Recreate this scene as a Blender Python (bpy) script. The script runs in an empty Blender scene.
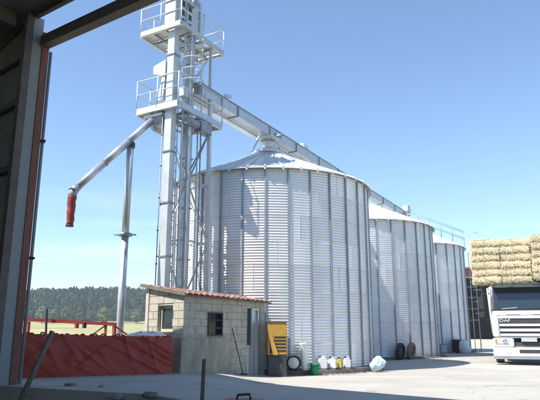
import bpy, bmesh, math, random
from mathutils import Vector, Matrix
random.seed(7)
SC = bpy.context.scene
COL = SC.collection
R = math.radians
PI = math.pi

# ---------------------------------------------------------------- camera
PITCH = 13.05
cam_d = bpy.data.cameras.new('camera'); cam = bpy.data.objects.new('camera', cam_d); COL.objects.link(cam)
cam_d.sensor_width = 36; cam_d.lens = 38.13; cam_d.clip_end = 9000; cam_d.clip_start = .05
cam.location = (0, 0, 1.25); cam.rotation_euler = (R(90 + PITCH), 0, 0)
SC.camera = cam

# ---------------------------------------------------------------- sky and sun
SUN_EL, SUN_PHI = 52.9, 32.0          # elevation; how far behind "exactly left" the sun stands
sx, sy = -math.cos(R(SUN_PHI)), -math.sin(R(SUN_PHI))
w = bpy.data.worlds.new('World'); SC.world = w; w.use_nodes = True
nt = w.node_tree; nt.nodes.clear()
out = nt.nodes.new('ShaderNodeOutputWorld'); bg = nt.nodes.new('ShaderNodeBackground')
sky = nt.nodes.new('ShaderNodeTexSky'); sky.sky_type = 'NISHITA'; sky.sun_disc = False
sky.sun_elevation = R(SUN_EL); sky.sun_rotation = math.atan2(sx, sy)
sky.altitude = 900; sky.air_density = 1.0; sky.dust_density = 0.6; sky.ozone_density = 1.4
bg.inputs['Strength'].default_value = 0.124
# thin streaks of cloud low over the horizon
tc = nt.nodes.new('ShaderNodeTexCoord'); mp = nt.nodes.new('ShaderNodeMapping')
mp.inputs['Scale'].default_value = (1.6, 1.6, 13)
mp.inputs['Location'].default_value = (.35, .1, 2.1)
no = nt.nodes.new('ShaderNodeTexNoise'); no.inputs['Scale'].default_value = 2.2; no.inputs['Detail'].default_value = 7; no.inputs['Roughness'].default_value = .55
rp = nt.nodes.new('ShaderNodeMapRange'); rp.inputs[1].default_value = .53; rp.inputs[2].default_value = .74; rp.inputs[4].default_value = .3
sp = nt.nodes.new('ShaderNodeSeparateXYZ')
r2 = nt.nodes.new('ShaderNodeMapRange'); r2.inputs[1].default_value = .04; r2.inputs[2].default_value = .12
r3 = nt.nodes.new('ShaderNodeMapRange'); r3.inputs[1].default_value = .26; r3.inputs[2].default_value = .14
m1 = nt.nodes.new('ShaderNodeMath'); m1.operation = 'MULTIPLY'; m2 = nt.nodes.new('ShaderNodeMath'); m2.operation = 'MULTIPLY'
mx = nt.nodes.new('ShaderNodeMixRGB'); mx.inputs[2].default_value = (6.2, 6.6, 7.0, 1)
L = nt.links.new
L(tc.outputs['Generated'], mp.inputs[0]); L(mp.outputs[0], no.inputs['Vector']); L(no.outputs[0], rp.inputs[0])
L(tc.outputs['Generated'], sp.inputs[0]); L(sp.outputs[2], r2.inputs[0]); L(sp.outputs[2], r3.inputs[0])
L(rp.outputs[0], m1.inputs[0]); L(r2.outputs[0], m1.inputs[1]); L(m1.outputs[0], m2.inputs[0]); L(r3.outputs[0], m2.inputs[1])
L(m2.outputs[0], mx.inputs[0]); tn = nt.nodes.new('ShaderNodeMixRGB'); tn.blend_type = 'MULTIPLY'; tn.inputs[0].default_value = 1; tn.inputs[2].default_value = (.90, .99, 1.03, 1); L(sky.outputs[0], tn.inputs[1]); L(tn.outputs[0], mx.inputs[1]); L(mx.outputs[0], bg.inputs['Color']); L(bg.outputs[0], out.inputs[0])

sd = bpy.data.lights.new('sun', 'SUN'); sd.energy = 4.2; sd.angle = R(.53); sd.color = (1, .955, .89)
so = bpy.data.objects.new('sun', sd); COL.objects.link(so)
to_sun = Vector((sx * math.cos(R(SUN_EL)), sy * math.cos(R(SUN_EL)), math.sin(R(SUN_EL))))
so.rotation_euler = to_sun.to_track_quat('Z', 'Y').to_euler(); so.location = (-20, -5, 30)

vs = SC.view_settings; vs.view_transform = 'Standard'; vs.look = 'None'; vs.gamma = 1; vs.use_curve_mapping = False
vs.exposure = 1.0

# ---------------------------------------------------------------- materials
MATS = {}
def mat(name, col, rough=.7, metal=0, var=.12, scale=3, bump=0, bscale=30, rnd=.0, col2=None, dirt=0, spec=.5, stretch=(1, 1, 1), coat=0):
    m = bpy.data.materials.new(name); m.use_nodes = True; MATS[name] = m
    t = m.node_tree; b = t.nodes['Principled BSDF']; l = t.links.new
    b.inputs['Roughness'].default_value = rough; b.inputs['Metallic'].default_value = metal
    b.inputs['Specular IOR Level'].default_value = spec
    b.inputs['Coat Weight'].default_value = coat
    tx = t.nodes.new('ShaderNodeTexCoord'); mpg = t.nodes.new('ShaderNodeMapping'); mpg.inputs['Scale'].default_value = stretch
    l(tx.outputs['Object'], mpg.inputs[0])
    n = t.nodes.new('ShaderNodeTexNoise'); n.inputs['Scale'].default_value = scale; n.inputs['Detail'].default_value = 6; n.inputs['Roughness'].default_value = .62
    l(mpg.outputs[0], n.inputs['Vector'])
    cr = t.nodes.new('ShaderNodeValToRGB')
    c1 = [max(0, c * (1 - var)) for c in col]; c2 = [min(1, c * (1 + var)) for c in (col2 or col)]
    cr.color_ramp.elements[0].position = .32; cr.color_ramp.elements[1].position = .68
    cr.color_ramp.elements[0].color = (*c1, 1); cr.color_ramp.elements[1].color = (*c2, 1)
    l(n.outputs[0], cr.inputs[0]); last = cr.outputs[0]
    if rnd:
        oi = t.nodes.new('ShaderNodeObjectInfo'); mr = t.nodes.new('ShaderNodeMapRange')
        mr.inputs[3].default_value = 1 - rnd; mr.inputs[4].default_value = 1 + rnd
        l(oi.outputs['Random'], mr.inputs[0])
        hs = t.nodes.new('ShaderNodeHueSaturation'); l(mr.outputs[0], hs.inputs['Value']); l(last, hs.inputs['Color']); last = hs.outputs[0]
    if dirt:
        n2 = t.nodes.new('ShaderNodeTexNoise'); n2.inputs['Scale'].default_value = scale * .45; n2.inputs['Detail'].default_value = 9; n2.inputs['Roughness'].default_value = .7
        l(mpg.outputs[0], n2.inputs['Vector'])
        m3 = t.nodes.new('ShaderNodeMapRange'); m3.inputs[1].default_value = .5; m3.inputs[2].default_value = .72; m3.inputs[4].default_value = dirt
        l(n2.outputs[0], m3.inputs[0])
        mm = t.nodes.new('ShaderNodeMixRGB'); mm.inputs[2].default_value = (.11, .09, .065, 1); l(m3.outputs[0], mm.inputs[0]); l(last, mm.inputs[1]); last = mm.outputs[0]
    l(last, b.inputs['Base Color'])
    if bump:
        n3 = t.nodes.new('ShaderNodeTexNoise'); n3.inputs['Scale'].default_value = bscale; n3.inputs['Detail'].default_value = 5
        l(mpg.outputs[0], n3.inputs['Vector'])
        bp = t.nodes.new('ShaderNodeBump'); bp.inputs['Strength'].default_value = bump; bp.inputs['Distance'].default_value = .02
        l(n3.outputs[0], bp.inputs['Height']); l(bp.outputs[0], b.inputs['Normal'])
    return m
galv_wall = mat('galvanised_sheet', (.74, .745, .745), .42, .42, .09, 1.3, .05, 40, rnd=.07, stretch=(1, 1, .35))
galv_roof = mat('galvanised_roof', (.66, .67, .68), .38, .35, .08, 2, 0, rnd=.04)
galv_rib = mat('galvanised_stiffener', (.33, .36, .40), .5, .6, .12, 3)
galv = mat('galvanised_steel', (.48, .51, .53), .45, .45, .10, 4, rnd=.03)
galv_pipe = mat('spout_steel', (.50, .53, .56), .4, .6, .1, 3)
white_steel = mat('white_zinc_paint', (.56, .58, .59), .45, .3, .09, 3, rnd=.02)
grey_steel = mat('dull_grey_steel', (.28, .31, .34), .55, .3, .15, 5)
dark_steel = mat('dark_steel', (.05, .05, .055), .6, .2, .2, 5)
concrete = mat('yard_concrete', (.43, .41, .365), .9, 0, .09, .5, .25, 18, dirt=.22, spec=.2)
footing_m = mat('footing_concrete', (.15, .135, .115), .9, 0, .25, 2, .4, 20, dirt=.5, spec=.2)
block_m = mat('hollow_block', (.47, .44, .36), .95, 0, .12, 6, .5, 60, rnd=.035, dirt=.3, spec=.1)
mortar_m = mat('mortar', (.47, .445, .37), .95, 0, .15, 8, .3, 60, spec=.1)
render_m = mat('stained_cement_render', (.35, .33, .26), .95, 0, .28, 2.2, .3, 30, dirt=.5, spec=.1, stretch=(1, 1, .45))
tile_m = mat('clay_tile', (.33, .19, .15), .85, 0, .3, 7, .2, 40, rnd=.3, dirt=.5, spec=.2)
tarp_m = mat('red_tarpaulin', (.38, .052, .032), .5, 0, .12, 1.2, .15, 7, dirt=.3, spec=.4)
sock_m = mat('red_rubber_sock', (.27, .035, .035), .6, 0, .3, 5, dirt=.3)
red_m = mat('faded_red_paint', (.40, .06, .045), .5, 0, .2, 4, dirt=.2)
rust_m = mat('rust_primer', (.20, .08, .06), .75, 0, .2, 4, dirt=.15, stretch=(1, 1, .3))
post_m = mat('grey_post_paint', (.25, .27, .28), .6, 0, .08, 2)
barn_m = mat('barn_sheet', (.20, .20, .20), .6, .1, .15, 2, rnd=.1)
barn_d = mat('barn_steel', (.12, .10, .09), .7, 0, .2, 3)
def yard_detail(m):
    t = m.node_tree; b = t.nodes['Principled BSDF']; l = t.links.new; src = b.inputs['Base Color'].links[0].from_socket
    tx = t.nodes.new('ShaderNodeTexCoord')
    def mixin(src, fac, col):
        mm = t.nodes.new('ShaderNodeMixRGB'); mm.inputs[2].default_value = (*col, 1); l(fac, mm.inputs[0]); l(src, mm.inputs[1]); return mm.outputs[0]
    def ramp(o, a, b_, hi):
        r_ = t.nodes.new('ShaderNodeMapRange'); r_.inputs[1].default_value = a; r_.inputs[2].default_value = b_; r_.inputs[4].default_value = hi; l(o, r_.inputs[0]); return r_.outputs[0]
    # wheel streaks, stretched along the driving direction
    mp_ = t.nodes.new('ShaderNodeMapping'); mp_.inputs['Rotation'].default_value = (0, 0, R(12)); mp_.inputs['Scale'].default_value = (.10, 1.5, 1); l(tx.outputs['Object'], mp_.inputs[0])
    n = t.nodes.new('ShaderNodeTexNoise'); n.inputs['Scale'].default_value = 1.6; n.inputs['Detail'].default_value = 5; l(mp_.outputs[0], n.inputs['Vector']); src = mixin(src, ramp(n.outputs[0], .52, .75, .5), (.22, .20, .17))
    # fine grit speckle
    n = t.nodes.new('ShaderNodeTexNoise'); n.inputs['Scale'].default_value = 45; n.inputs['Detail'].default_value = 3; l(tx.outputs['Object'], n.inputs['Vector']); src = mixin(src, ramp(n.outputs[0], .58, .72, .5), (.15, .13, .10))
    # dark oil and grain spots
    n = t.nodes.new('ShaderNodeTexNoise'); n.inputs['Scale'].default_value = 1.1; n.inputs['Detail'].default_value = 4; l(tx.outputs['Object'], n.inputs['Vector']); src = mixin(src, ramp(n.outputs[0], .64, .72, .45), (.13, .115, .09))
    # hairline cracks
    v = t.nodes.new('ShaderNodeTexVoronoi'); v.feature = 'DISTANCE_TO_EDGE'; v.inputs['Scale'].default_value = .33; wn_ = t.nodes.new('ShaderNodeTexNoise'); wn_.inputs['Scale'].default_value = 1.5; wn_.inputs['Detail'].default_value = 6
    l(tx.outputs['Object'], wn_.inputs['Vector']); ad = t.nodes.new('ShaderNodeMixRGB'); ad.inputs[0].default_value = .45; l(tx.outputs['Object'], ad.inputs[1]); l(wn_.outputs['Color'], ad.inputs[2]); l(ad.outputs[0], v.inputs['Vector'])
    src = mixin(src, ramp(v.outputs[0], .004, .0, .35), (.10, .09, .075))
    l(src, b.inputs['Base Color'])
yard_detail(concrete)
soil_m = mat('barn_floor_earth', (.16, .13, .10), .95, 0, .35, 3, .7, 22, spec=.1)
wood_m = mat('weathered_wood', (.17, .14, .11), .85, 0, .2, 10, .3, 50, stretch=(1, 1, .2))
stone_m = mat('rubble_stone', (.22, .20, .17), .9, 0, .3, 6, .4, 30, rnd=.2)
yellow_m = mat('ochre_yellow_paint', (.46, .27, .045), .55, 0, .12, 4, dirt=.22)
plastic_w = mat('milky_plastic', (.68, .69, .68), .45, 0, .06, 6, dirt=.1)
plastic_wb = mat('white_plastic', (.80, .80, .80), .4, 0, .05, 6, dirt=.05)
plastic_y = mat('yellow_plastic', (.62, .52, .05), .45, 0, .1, 6)
plastic_g = mat('green_plastic', (.02, .30, .14), .45, 0, .12, 6)
plastic_b = mat('pale_blue_plastic_film', (.55, .66, .74), .4, 0, .12, 6, .3, 14)
rubber_m = mat('rubber', (.035, .035, .035), .8, 0, .25, 8, .2, 40)
paint_w = mat('white_truck_paint', (.80, .80, .78), .28, 0, .03, 2, dirt=.05, coat=.4)
black_p = mat('black_plastic', (.03, .032, .035), .5, 0, .15, 6)
brown_m = mat('brown_canvas', (.20, .15, .11), .8, 0, .2, 6)
chrome_m = mat('chrome', (.75, .76, .78), .15, 1, .03, 3)
plate_m = mat('number_plate', (.75, .78, .80), .4, 0, .02, 3)
ink_m = mat('plate_ink', (.03, .04, .10), .5, 0, .02, 3)
badge_m = mat('badge_metal', (.80, .82, .86), .3, .2, .02, 3)
orange_m = mat('orange_lens', (.75, .25, .03), .3, 0, .05, 3)
straw_m = mat('straw', (.68, .57, .37), .9, 0, .22, 9, .9, 55, rnd=.10, spec=.15)
straw_l = mat('straw_stalks', (.82, .73, .52), .85, 0, .25, 5, rnd=.1, spec=.2)
twine_m = mat('orange_twine', (.45, .22, .08), .8, 0, .1, 5)
hangar_m = mat('hangar_cladding', (.10, .09, .085), .8, 0, .2, 1)
hroof_m = mat('hangar_red_roof', (.22, .09, .07), .8, 0, .2, 1)
sunlit_ground_m = mat('sunlit_ground_tone', (.62, .50, .42), .9, 0, .12, 2, dirt=.2)  # pale tone stands in for sunlit ground in the far gap
bark_m = mat('bark', (.10, .075, .05), .95, 0, .25, 8)
def glass(name, col, rough=.05):
    m = bpy.data.materials.new(name); m.use_nodes = True; b = m.node_tree.nodes['Principled BSDF']
    b.inputs['Base Color'].default_value = (*col, 1); b.inputs['Roughness'].default_value = rough; b.inputs['Specular IOR Level'].default_value = .9
    return m
wind_g = glass('dark_windscreen_glass', (.022, .032, .042)); pane_g = glass('window_pane_glass', (.03, .045, .05), .12); lens_g = glass('headlight_lens', (.55, .58, .6), .1)
def foliage(name, a, b_):
    m = mat(name, a, .8, 0, .3, .12, col2=b_, spec=.15); return m
pine_m = foliage('pine_needles', (.018, .036, .018), (.045, .075, .032))
oak_m = foliage('broadleaf', (.045, .075, .03), (.085, .12, .05))
pale_m = foliage('pale_leaves', (.10, .13, .06), (.17, .20, .10))
field_m = mat('meadow_grass', (.27, .27, .12), .95, 0, .16, .06, .3, 3, col2=(.40, .36, .19), spec=.1)
hill_m = mat('forest_floor', (.035, .05, .022), .95, 0, .3, .05, spec=.1)

# ---------------------------------------------------------------- mesh helpers
class MB:
    def __init__(s): s.v = []; s.f = []; s.sm = []
    def add(s, vs_, fs, smooth=False, M=None):
        o = len(s.v)
        s.v += [tuple(M @ Vector(v)) if M else tuple(v) for v in vs_]
        s.f += [tuple(i + o for i in f) for f in fs]; s.sm += [smooth] * len(fs)
        return s
    def hexa(s, p):            # 8 points: bottom ring 0-3, top ring 4-7
        return s.add(p, [(3, 2, 1, 0), (4, 5, 6, 7), (0, 1, 5, 4), (1, 2, 6, 5), (2, 3, 7, 6), (3, 0, 4, 7)])
    def box(s, x0, y0, z0, x1, y1, z1, M=None):
        p = [(x0, y0, z0), (x1, y0, z0), (x1, y1, z0), (x0, y1, z0), (x0, y0, z1), (x1, y0, z1), (x1, y1, z1), (x0, y1, z1)]
        if M: p = [M @ Vector(q) for q in p]
        return s.hexa(p)
    def bar(s, a, b, w_, h_=None, up=(0, 0, 1)):
        h_ = h_ or w_; a = Vector(a); b = Vector(b); d = (b - a).normalized(); u = Vector(up)
        if abs(d.dot(u)) > .98: u = Vector((AX.x, AX.y, 0)) if 'AX' in globals() else Vector((1, 0, 0))
        x = d.cross(u).normalized(); u = x.cross(d).normalized()
        p = []
        for q in (a, b):
            for i, j in ((-1, -1), (1, -1), (1, 1), (-1, 1)): p.append(q + x * i * w_ / 2 + u * j * h_ / 2)
        return s.hexa([p[0], p[1], p[2], p[3], p[4], p[5], p[6], p[7]][::1])
    def tube(s, pts, r, n=10, caps=True):
        pts = [Vector(p) for p in pts]; rs = r if isinstance(r, (list, tuple)) else [r] * len(pts)
        vs_, fs = [], []; pu = None
        for i, p in enumerate(pts):
            d = (pts[min(i + 1, len(pts) - 1)] - pts[max(i - 1, 0)]).normalized()
            u = pu if pu is not None else (Vector((0, 0, 1)) if abs(d.z) < .9 else Vector((1, 0, 0)))
            x = d.cross(u).normalized(); u = x.cross(d).normalized(); pu = u
            for k in range(n):
                a = 2 * PI * k / n; vs_.append(p + (x * math.cos(a) + u * math.sin(a)) * rs[i])
        for i in range(len(pts) - 1):
            for k in range(n):
                k2 = (k + 1) % n; fs.append((i * n + k, i * n + k2, (i + 1) * n + k2, (i + 1) * n + k))
        s.add(vs_, fs, True)
        if caps:
            o = len(s.v) - len(vs_)
            s.f.append(tuple(o + k for k in range(n))[::-1]); s.sm.append(False)
            s.f.append(tuple(o + (len(pts) - 1) * n + k for k in range(n))); s.sm.append(False)
        return s
    def lathe(s, prof, n=32, c=(0, 0, 0), smooth=True, M=None):
        vs_, fs = [], []
        for r_, z in prof:
            for k in range(n):
                a = 2 * PI * k / n; vs_.append((c[0] + r_ * math.cos(a), c[1] + r_ * math.sin(a), c[2] + z))
        for i in range(len(prof) - 1):
            for k in range(n):
                k2 = (k + 1) % n; fs.append((i * n + k, i * n + k2, (i + 1) * n + k2, (i + 1) * n + k))
        if prof[0][0] > .001: fs.append(tuple(range(n))[::-1])
        if prof[-1][0] > .001: fs.append(tuple((len(prof) - 1) * n + k for k in range(n)))
        return s.add(vs_, fs, smooth, M)
    def prism(s, poly, a, b):   # poly: list of points (3D) ; extruded by vector b-a
        a = Vector(a); b = Vector(b); n = len(poly)
        v = [Vector(p) + a for p in poly] + [Vector(p) + b for p in poly]
        f = [tuple(range(n))[::-1], tuple(range(n, 2 * n))] + [(i, (i + 1) % n, n + (i + 1) % n, n + i) for i in range(n)]
        return s.add(v, f)
    def mesh(s, name, m, bevel=0):
        me = bpy.data.meshes.new(name); me.from_pydata(s.v, [], s.f); me.materials.append(m)
        bm = bmesh.new(); bm.from_mesh(me)
        bm.faces.ensure_lookup_table()
        for f, k in zip(bm.faces, s.sm): f.smooth = k
        bmesh.ops.recalc_face_normals(bm, faces=bm.faces)
        if bevel: 
            bmesh.ops.bevel(bm, geom=[e for e in bm.edges if len(e.link_faces) == 2 and e.calc_face_angle(0) > .6], offset=bevel, segments=2, affect='EDGES', clamp_overlap=True)
        bm.to_mesh(me); bm.free()
        return me
    def build(s, name, m, parent=None, bevel=0, **k):
        return obj(name, s.mesh(name, m, bevel), parent, **k)
def obj(name, me, parent=None, loc=None, rot=None, label=None, kind=None):
    o = bpy.data.objects.new(name, me); COL.objects.link(o)
    if parent is not None: o.parent = parent
    if loc is not None: o.location = loc
    if rot is not None: o.rotation_euler = rot
    if label: o['label'] = label
    if kind: o['kind'] = kind
    return o
def tag(o, label=None, cat=None, group=None, kind=None):
    if label: o['label'] = label
    if cat: o['category'] = cat
    if group: o['group'] = group
    if kind: o['kind'] = kind
    return o
def thing(name, label, cat, loc=(0, 0, 0), rz=0, group=None):
    o = bpy.data.objects.new(name, None); COL.objects.link(o); o.location = loc; o.rotation_euler = (0, 0, rz)
    o.empty_display_size = .2
    return tag(o, label, cat, group)
def copy_tree(o, parent=None):
    c = o.copy(); COL.objects.link(c); c.parent = parent
    for ch in KIDS.get(o.name) or [x for x in bpy.data.objects if x.parent == o]: copy_tree(ch, c)
    return c
KIDS = {}
def index_kids(root):
    m = {}
    for x in bpy.data.objects:
        if x.parent: m.setdefault(x.parent.name, []).append(x)
    KIDS.clear(); KIDS.update(m)
def text_mesh(body, size, m, depth=.004):
    cu = bpy.data.curves.new('lettering', 'FONT'); cu.body = body; cu.size = size; cu.extrude = depth; cu.align_x = 'CENTER'; cu.align_y = 'CENTER'
    t = bpy.data.objects.new('lettering', cu); COL.objects.link(t)
    bpy.context.view_layer.update()
    me = bpy.data.meshes.new_from_object(t.evaluated_get(bpy.context.evaluated_depsgraph_get()))
    bpy.data.objects.remove(t); me.materials.clear(); me.materials.append(m); return me

# axes of the farm: d runs along the row of silos, e at right angles to it
D = Vector((.4874, .8732, 0)); EV = Vector((.8732, -.4874, 0)); AX = EV
UP = Vector((0, 0, 1))

# ---------------------------------------------------------------- ground
def S(t): t = max(0., min(1., t)); return t * t * (3 - 2 * t)
def zg(x, y):
    return .02 + .25 * S((.5 - x) / 2.7) * S((24 - y) / 5 + .3) + .08 * S((y - 19.5) / 3) * S((x - 4) / 3)
# terrain: one polar sheet that reaches the horizon, meadow first, the hill behind
vs_, fs, mi = [], [], []
NR, NA = 90, 240
rr = [1.5 * (5200 / 1.5) ** (i / (NR - 1)) for i in range(NR)]
def zt(x, y):
    r_ = math.hypot(x, y); az = math.atan2(x, y)
    z = -.12 + 4.6 * S((r_ - 45) / 230)
    a = 1 + .10 * math.sin(az * 7 + 1) + .06 * math.sin(az * 17)
    z += 17.5 * a * S((r_ - 255) / 110) * S((abs(az) < 2.2) * 1.0)
    z += 10 * S((r_ - 500) / 600)
    return z
vs_.append((0, 0, -.12))
for i in range(NR):
    for k in range(NA):
        a = 2 * PI * k / NA; x, y = rr[i] * math.sin(a), rr[i] * math.cos(a); vs_.append((x, y, zt(x, y)))
for k in range(NA): fs.append((0, 1 + k, 1 + (k + 1) % NA))
for i in range(NR - 1):
    for k in range(NA):
        k2 = (k + 1) % NA; fs.append((1 + i * NA + k, 1 + (i + 1) * NA + k, 1 + (i + 1) * NA + k2, 1 + i * NA + k2))
me = bpy.data.meshes.new('terrain'); me.from_pydata(vs_, [], fs); me.materials.append(field_m); me.materials.append(hill_m)
for p in me.polygons:
    p.use_smooth = True
    if math.hypot(p.center.x, p.center.y) > 268: p.material_index = 1
tag(obj('terrain', me), 'pale green meadow rising to a wooded hill', None, None, 'structure'); bpy.data.objects['terrain']

def edge_y(x): return 8.8 - .489 * x          # front edge of the yard slab
m = MB(); st = .3; idx = {}
for ix in range(-46, 150):
    for j in range(0, 200):
        x = ix * st; y0 = edge_y(x); y = y0 + (j * .3 if j < 70 else 21 + (j - 70) * .6)
        if y > 70: break
        idx[(ix, j)] = len(m.v); m.v.append((x, y, zg(x, y)))
for (ix, j), a in idx.items():
    q = [(ix + 1, j), (ix + 1, j + 1), (ix, j + 1)]
    if all(t_ in idx for t_ in q):
        x, y, _ = m.v[a]
        if x < -4.5 and y > 19.5 + .4 * math.sin(x * 2): continue
        if x < 2.5 and y > 27: continue
        m.f.append((a, idx[q[0]], idx[q[1]], idx[q[2]])); m.sm.append(True)
for ix in range(-46, 149):                    # the slab's broken front face
    x, y, z = m.v[idx[(ix, 0)]]; x2, y2, z2 = m.v[idx[(ix + 1, 0)]]
    m.add([(x, y, z), (x2, y2, z2), (x2, y2 - .05, -.2), (x, y - .05, -.2)], [(0, 1, 2, 3)])
tag(m.build('yard_pavement', concrete), 'pale concrete farmyard', kind='structure')
m = MB()
for i in range(60):
    for j in range(60):
        x = -12 + i * .5; y = -16 + j * .5
        m.v.append((x, y, -.03 + .02 * math.sin(x * 3.1 + y) * math.cos(y * 2.3) + random.uniform(-.008, .008)))
for i in range(59):
    for j in range(59):
        a = i * 60 + j; m.f.append((a, a + 60, a + 61, a + 1)); m.sm.append(True)
tag(m.build('barn_floor', soil_m), kind='structure')

# ---------------------------------------------------------------- silos
SR, ZB, ZE, ZA = 3.815, .17, 6.506, 8.27
NS, NRF, NRING = 32, 42, 8
def make_silo(label):
    root = thing('grain_silo', label, 'grain silo', group='grain silos in a row')
    MB().lathe([(SR - .1, -.35), (SR + .32, -.35), (SR + .34, ZB - .03), (SR + .3, ZB), (SR - .1, ZB)], 96).build('footing', footing_m, root)
    # corrugated sheets: three bays wide, nine waves high
    hr = (ZE - ZB) / NRING; wv = 9; nz = wv * 6; nx = 16
    for alt in (0, 1):
        b = MB(); a0 = 0; a1 = 2 * PI * 4 / NS
        for i in range(nz + 1):
            z = hr * i / nz; r_ = SR + .0095 * math.sin(2 * PI * i / 6) - .004 * alt
            for k in range(nx + 1):
                a = a0 + (a1 - a0) * k / nx; b.v.append((r_ * math.cos(a), r_ * math.sin(a), z))
        for i in range(nz):
            for k in range(nx):
                p = i * (nx + 1) + k; b.f.append((p, p + 1, p + nx + 2, p + nx + 1)); b.sm.append(True)
        def cyl(a, r_, z): return (r_ * math.cos(a), r_ * math.sin(a), z)
        da = .009 / SR
        b.add([cyl(a1 - da, SR + .004, .0), cyl(a1 + da, SR + .004, .0), cyl(a1 + da, SR + .004, hr), cyl(a1 - da, SR + .004, hr), cyl(a1 - da, SR + .0115, .0), cyl(a1 + da, SR + .0115, .0), cyl(a1 + da, SR + .0115, hr), cyl(a1 - da, SR + .0115, hr)], [(4, 5, 6, 7), (0, 1, 5, 4), (3, 7, 6, 2), (0, 4, 7, 3), (1, 2, 6, 5)])
        for q in range(36):
            aq = a1 * (q + .5) / 36; w3 = .009 / SR
            b.add([cyl(aq - w3, SR + .018, hr - .05), cyl(aq + w3, SR + .018, hr - .05), cyl(aq + w3, SR + .018, hr - .032), cyl(aq - w3, SR + .018, hr - .032), cyl(aq - w3, SR + .004, hr - .05), cyl(aq + w3, SR + .004, hr - .05), cyl(aq + w3, SR + .004, hr - .032), cyl(aq - w3, SR + .004, hr - .032)], [(0, 1, 2, 3), (4, 5, 1, 0), (3, 2, 6, 7), (1, 5, 6, 2), (4, 0, 3, 7)])
        me = b.mesh('wall_sheet', galv_wall)
        for ring in range(alt, NRING, 2):
            for k in range(NS // 4):
                obj('wall_sheet', me, root, (0, 0, ZB + ring * hr), (0, 0, (4 * k + (ring % 4) + .5) * 2 * PI / NS))
    # eave ring and stiffeners
    MB().lathe([(SR + .01, ZE - .06), (SR + .035, ZE - .06), (SR + .04, ZE + .015), (SR + .0, ZE + .015)], 132).build('eave_ring', galv_rib, root)
    b = MB().box(SR + .004, -.032, ZB + .01, SR + .022, .032, ZE - .07)
    b.box(SR + .022, -.024, ZB + .01, SR + .05, .024, ZE - .09)
    for q in range(NRING): b.box(SR + .05, -.012, ZB + .25 + q * hr, SR + .058, .012, ZB + .27 + q * hr)
    b.box(SR - .02, -.07, ZB, SR + .13, .07, ZB + .012)
    me = b.mesh('stiffener', galv_rib)
    for k in range(NS): obj('stiffener', me, root, None, (0, 0, 2 * PI * (k + .02) / NS))
    # roof panels with a standing rib on one edge
    b = MB(); ha = PI / NRF; ro, ri = SR + .17, .36
    def zr(r_): return ZA - (ZA - ZE) * (r_ / SR) + .03
    nseg = 6
    for i in range(nseg + 1):
        r_ = ri + (ro - ri) * i / nseg
        for k in range(5):
            a = -ha + 2 * ha * k / 4; b.v.append((r_ * math.cos(a), r_ * math.sin(a), zr(r_)))
    for i in range(nseg):
        for k in range(4): p = i * 5 + k; b.f.append((p, p + 5, p + 6, p + 1)); b.sm.append(False)
    n0 = len(b.v)
    for i in range(nseg + 1):
        r_ = ri + (ro - ri) * i / nseg
        for k in range(5):
            a = -ha + 2 * ha * k / 4; b.v.append((r_ * math.cos(a), r_ * math.sin(a), zr(r_) - .012))
    for i in range(nseg):
        for k in range(4): p = n0 + i * 5 + k; b.f.append((p, p + 1, p + 6, p + 5)); b.sm.append(False)
    p = nseg * 5
    for k in range(4): b.f.append((p + k, n0 + p + k, n0 + p + k + 1, p + k + 1)); b.sm.append(False)
    ca, sa = math.cos(ha), math.sin(ha)
    for (rw, hh) in ((.03, .055),):
        P0 = Vector((ri * ca, ri * sa, zr(ri) + .02)); P1 = Vector((ro * ca, ro * sa, zr(ro) + .02))
        b.bar(P0, P1, .045, hh)
    b.bar((ro * ca - .06, ro * sa, zr(ro) - .03), (ro * ca + .02, ro * sa, zr(ro) - .035), .06, .07)
    me = b.mesh('roof_panel', galv_roof)
    for k in range(NRF): obj('roof_panel', me, root, None, (0, 0, 2 * PI * k / NRF))
    c = MB().lathe([(.62, 0), (.63, .05), (.58, .10), (.40, .20), (.22, .27), (.2, .45), (.26, .46), (.26, .5), (.0, .5)], 32, (0, 0, ZA - .16))
    c.build('roof_cap', white_steel, root)
    return root
C1 = Vector((-.086, 21.73, 0)); C2 = C1 + D * 9.82; C3 = C1 + D * 18.04
s1 = make_silo('nearest and largest-looking corrugated steel silo, rising behind the block hut')
index_kids(s1)
s2 = copy_tree(s1); s3 = copy_tree(s1)
s1.rotation_euler[2] = -.02; s1.location = C1; s2.location = C2; s3.location = C3
s2['label'] = 'middle corrugated steel silo, between the nearest silo and the farthest one'
s3['label'] = 'farthest corrugated steel silo, nearest the truck, with a railed roof stair'
s2.rotation_euler[2] = .07; s3.rotation_euler[2] = .12

# roof stair with handrails and the side ladder of the farthest silo
ca = Vector((.9455, -.3255, 0)); cb = Vector((.3255, .9455, 0))
t = thing('roof_stair', 'steel roof stair with thin handrails down the farthest silo roof', 'stairs', C3)
def rp_(r_, off, dz): return ca * r_ + cb * off + UP * (ZA - (ZA - ZE) * r_ / SR + .08 + dz)
for sgn in (-1, 1):
    MB().bar(rp_(.5, sgn * .3, 0), rp_(SR + .1, sgn * .3, 0), .04, .1).build('stringer', galv, t)
    b = MB()
    for h_ in (.55, 1.0): b.tube([rp_(.5, sgn * .3, h_), rp_(SR + .15, sgn * .3, h_)], .016, 6)
    b.build('handrail', grey_steel, t)
    for i in range(6):
        r_ = .5 + (SR - .4) * i / 5; MB().tube([rp_(r_, sgn * .3, 0), rp_(r_, sgn * .3, 1.02)], .018, 6).build('rail_post', grey_steel, t)
me = MB().box(-.1, -.28, -.015, .1, .28, .015).mesh('tread', galv)
for i in range(14): obj('tread', me, t, rp_(.6 + i * .24, 0, .02), (0, 0, math.atan2(ca.y, ca.x)))
t = thing('access_ladder', 'caged steel ladder up the right side of the farthest silo', 'ladder', C3 + ca * (SR + .28))
for sgn in (-1, 1): MB().tube([cb * sgn * .22 + UP * .1, cb * sgn * .22 + UP * 7.75, ], .022, 6).build('side_rail', galv_pipe, t)
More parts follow.
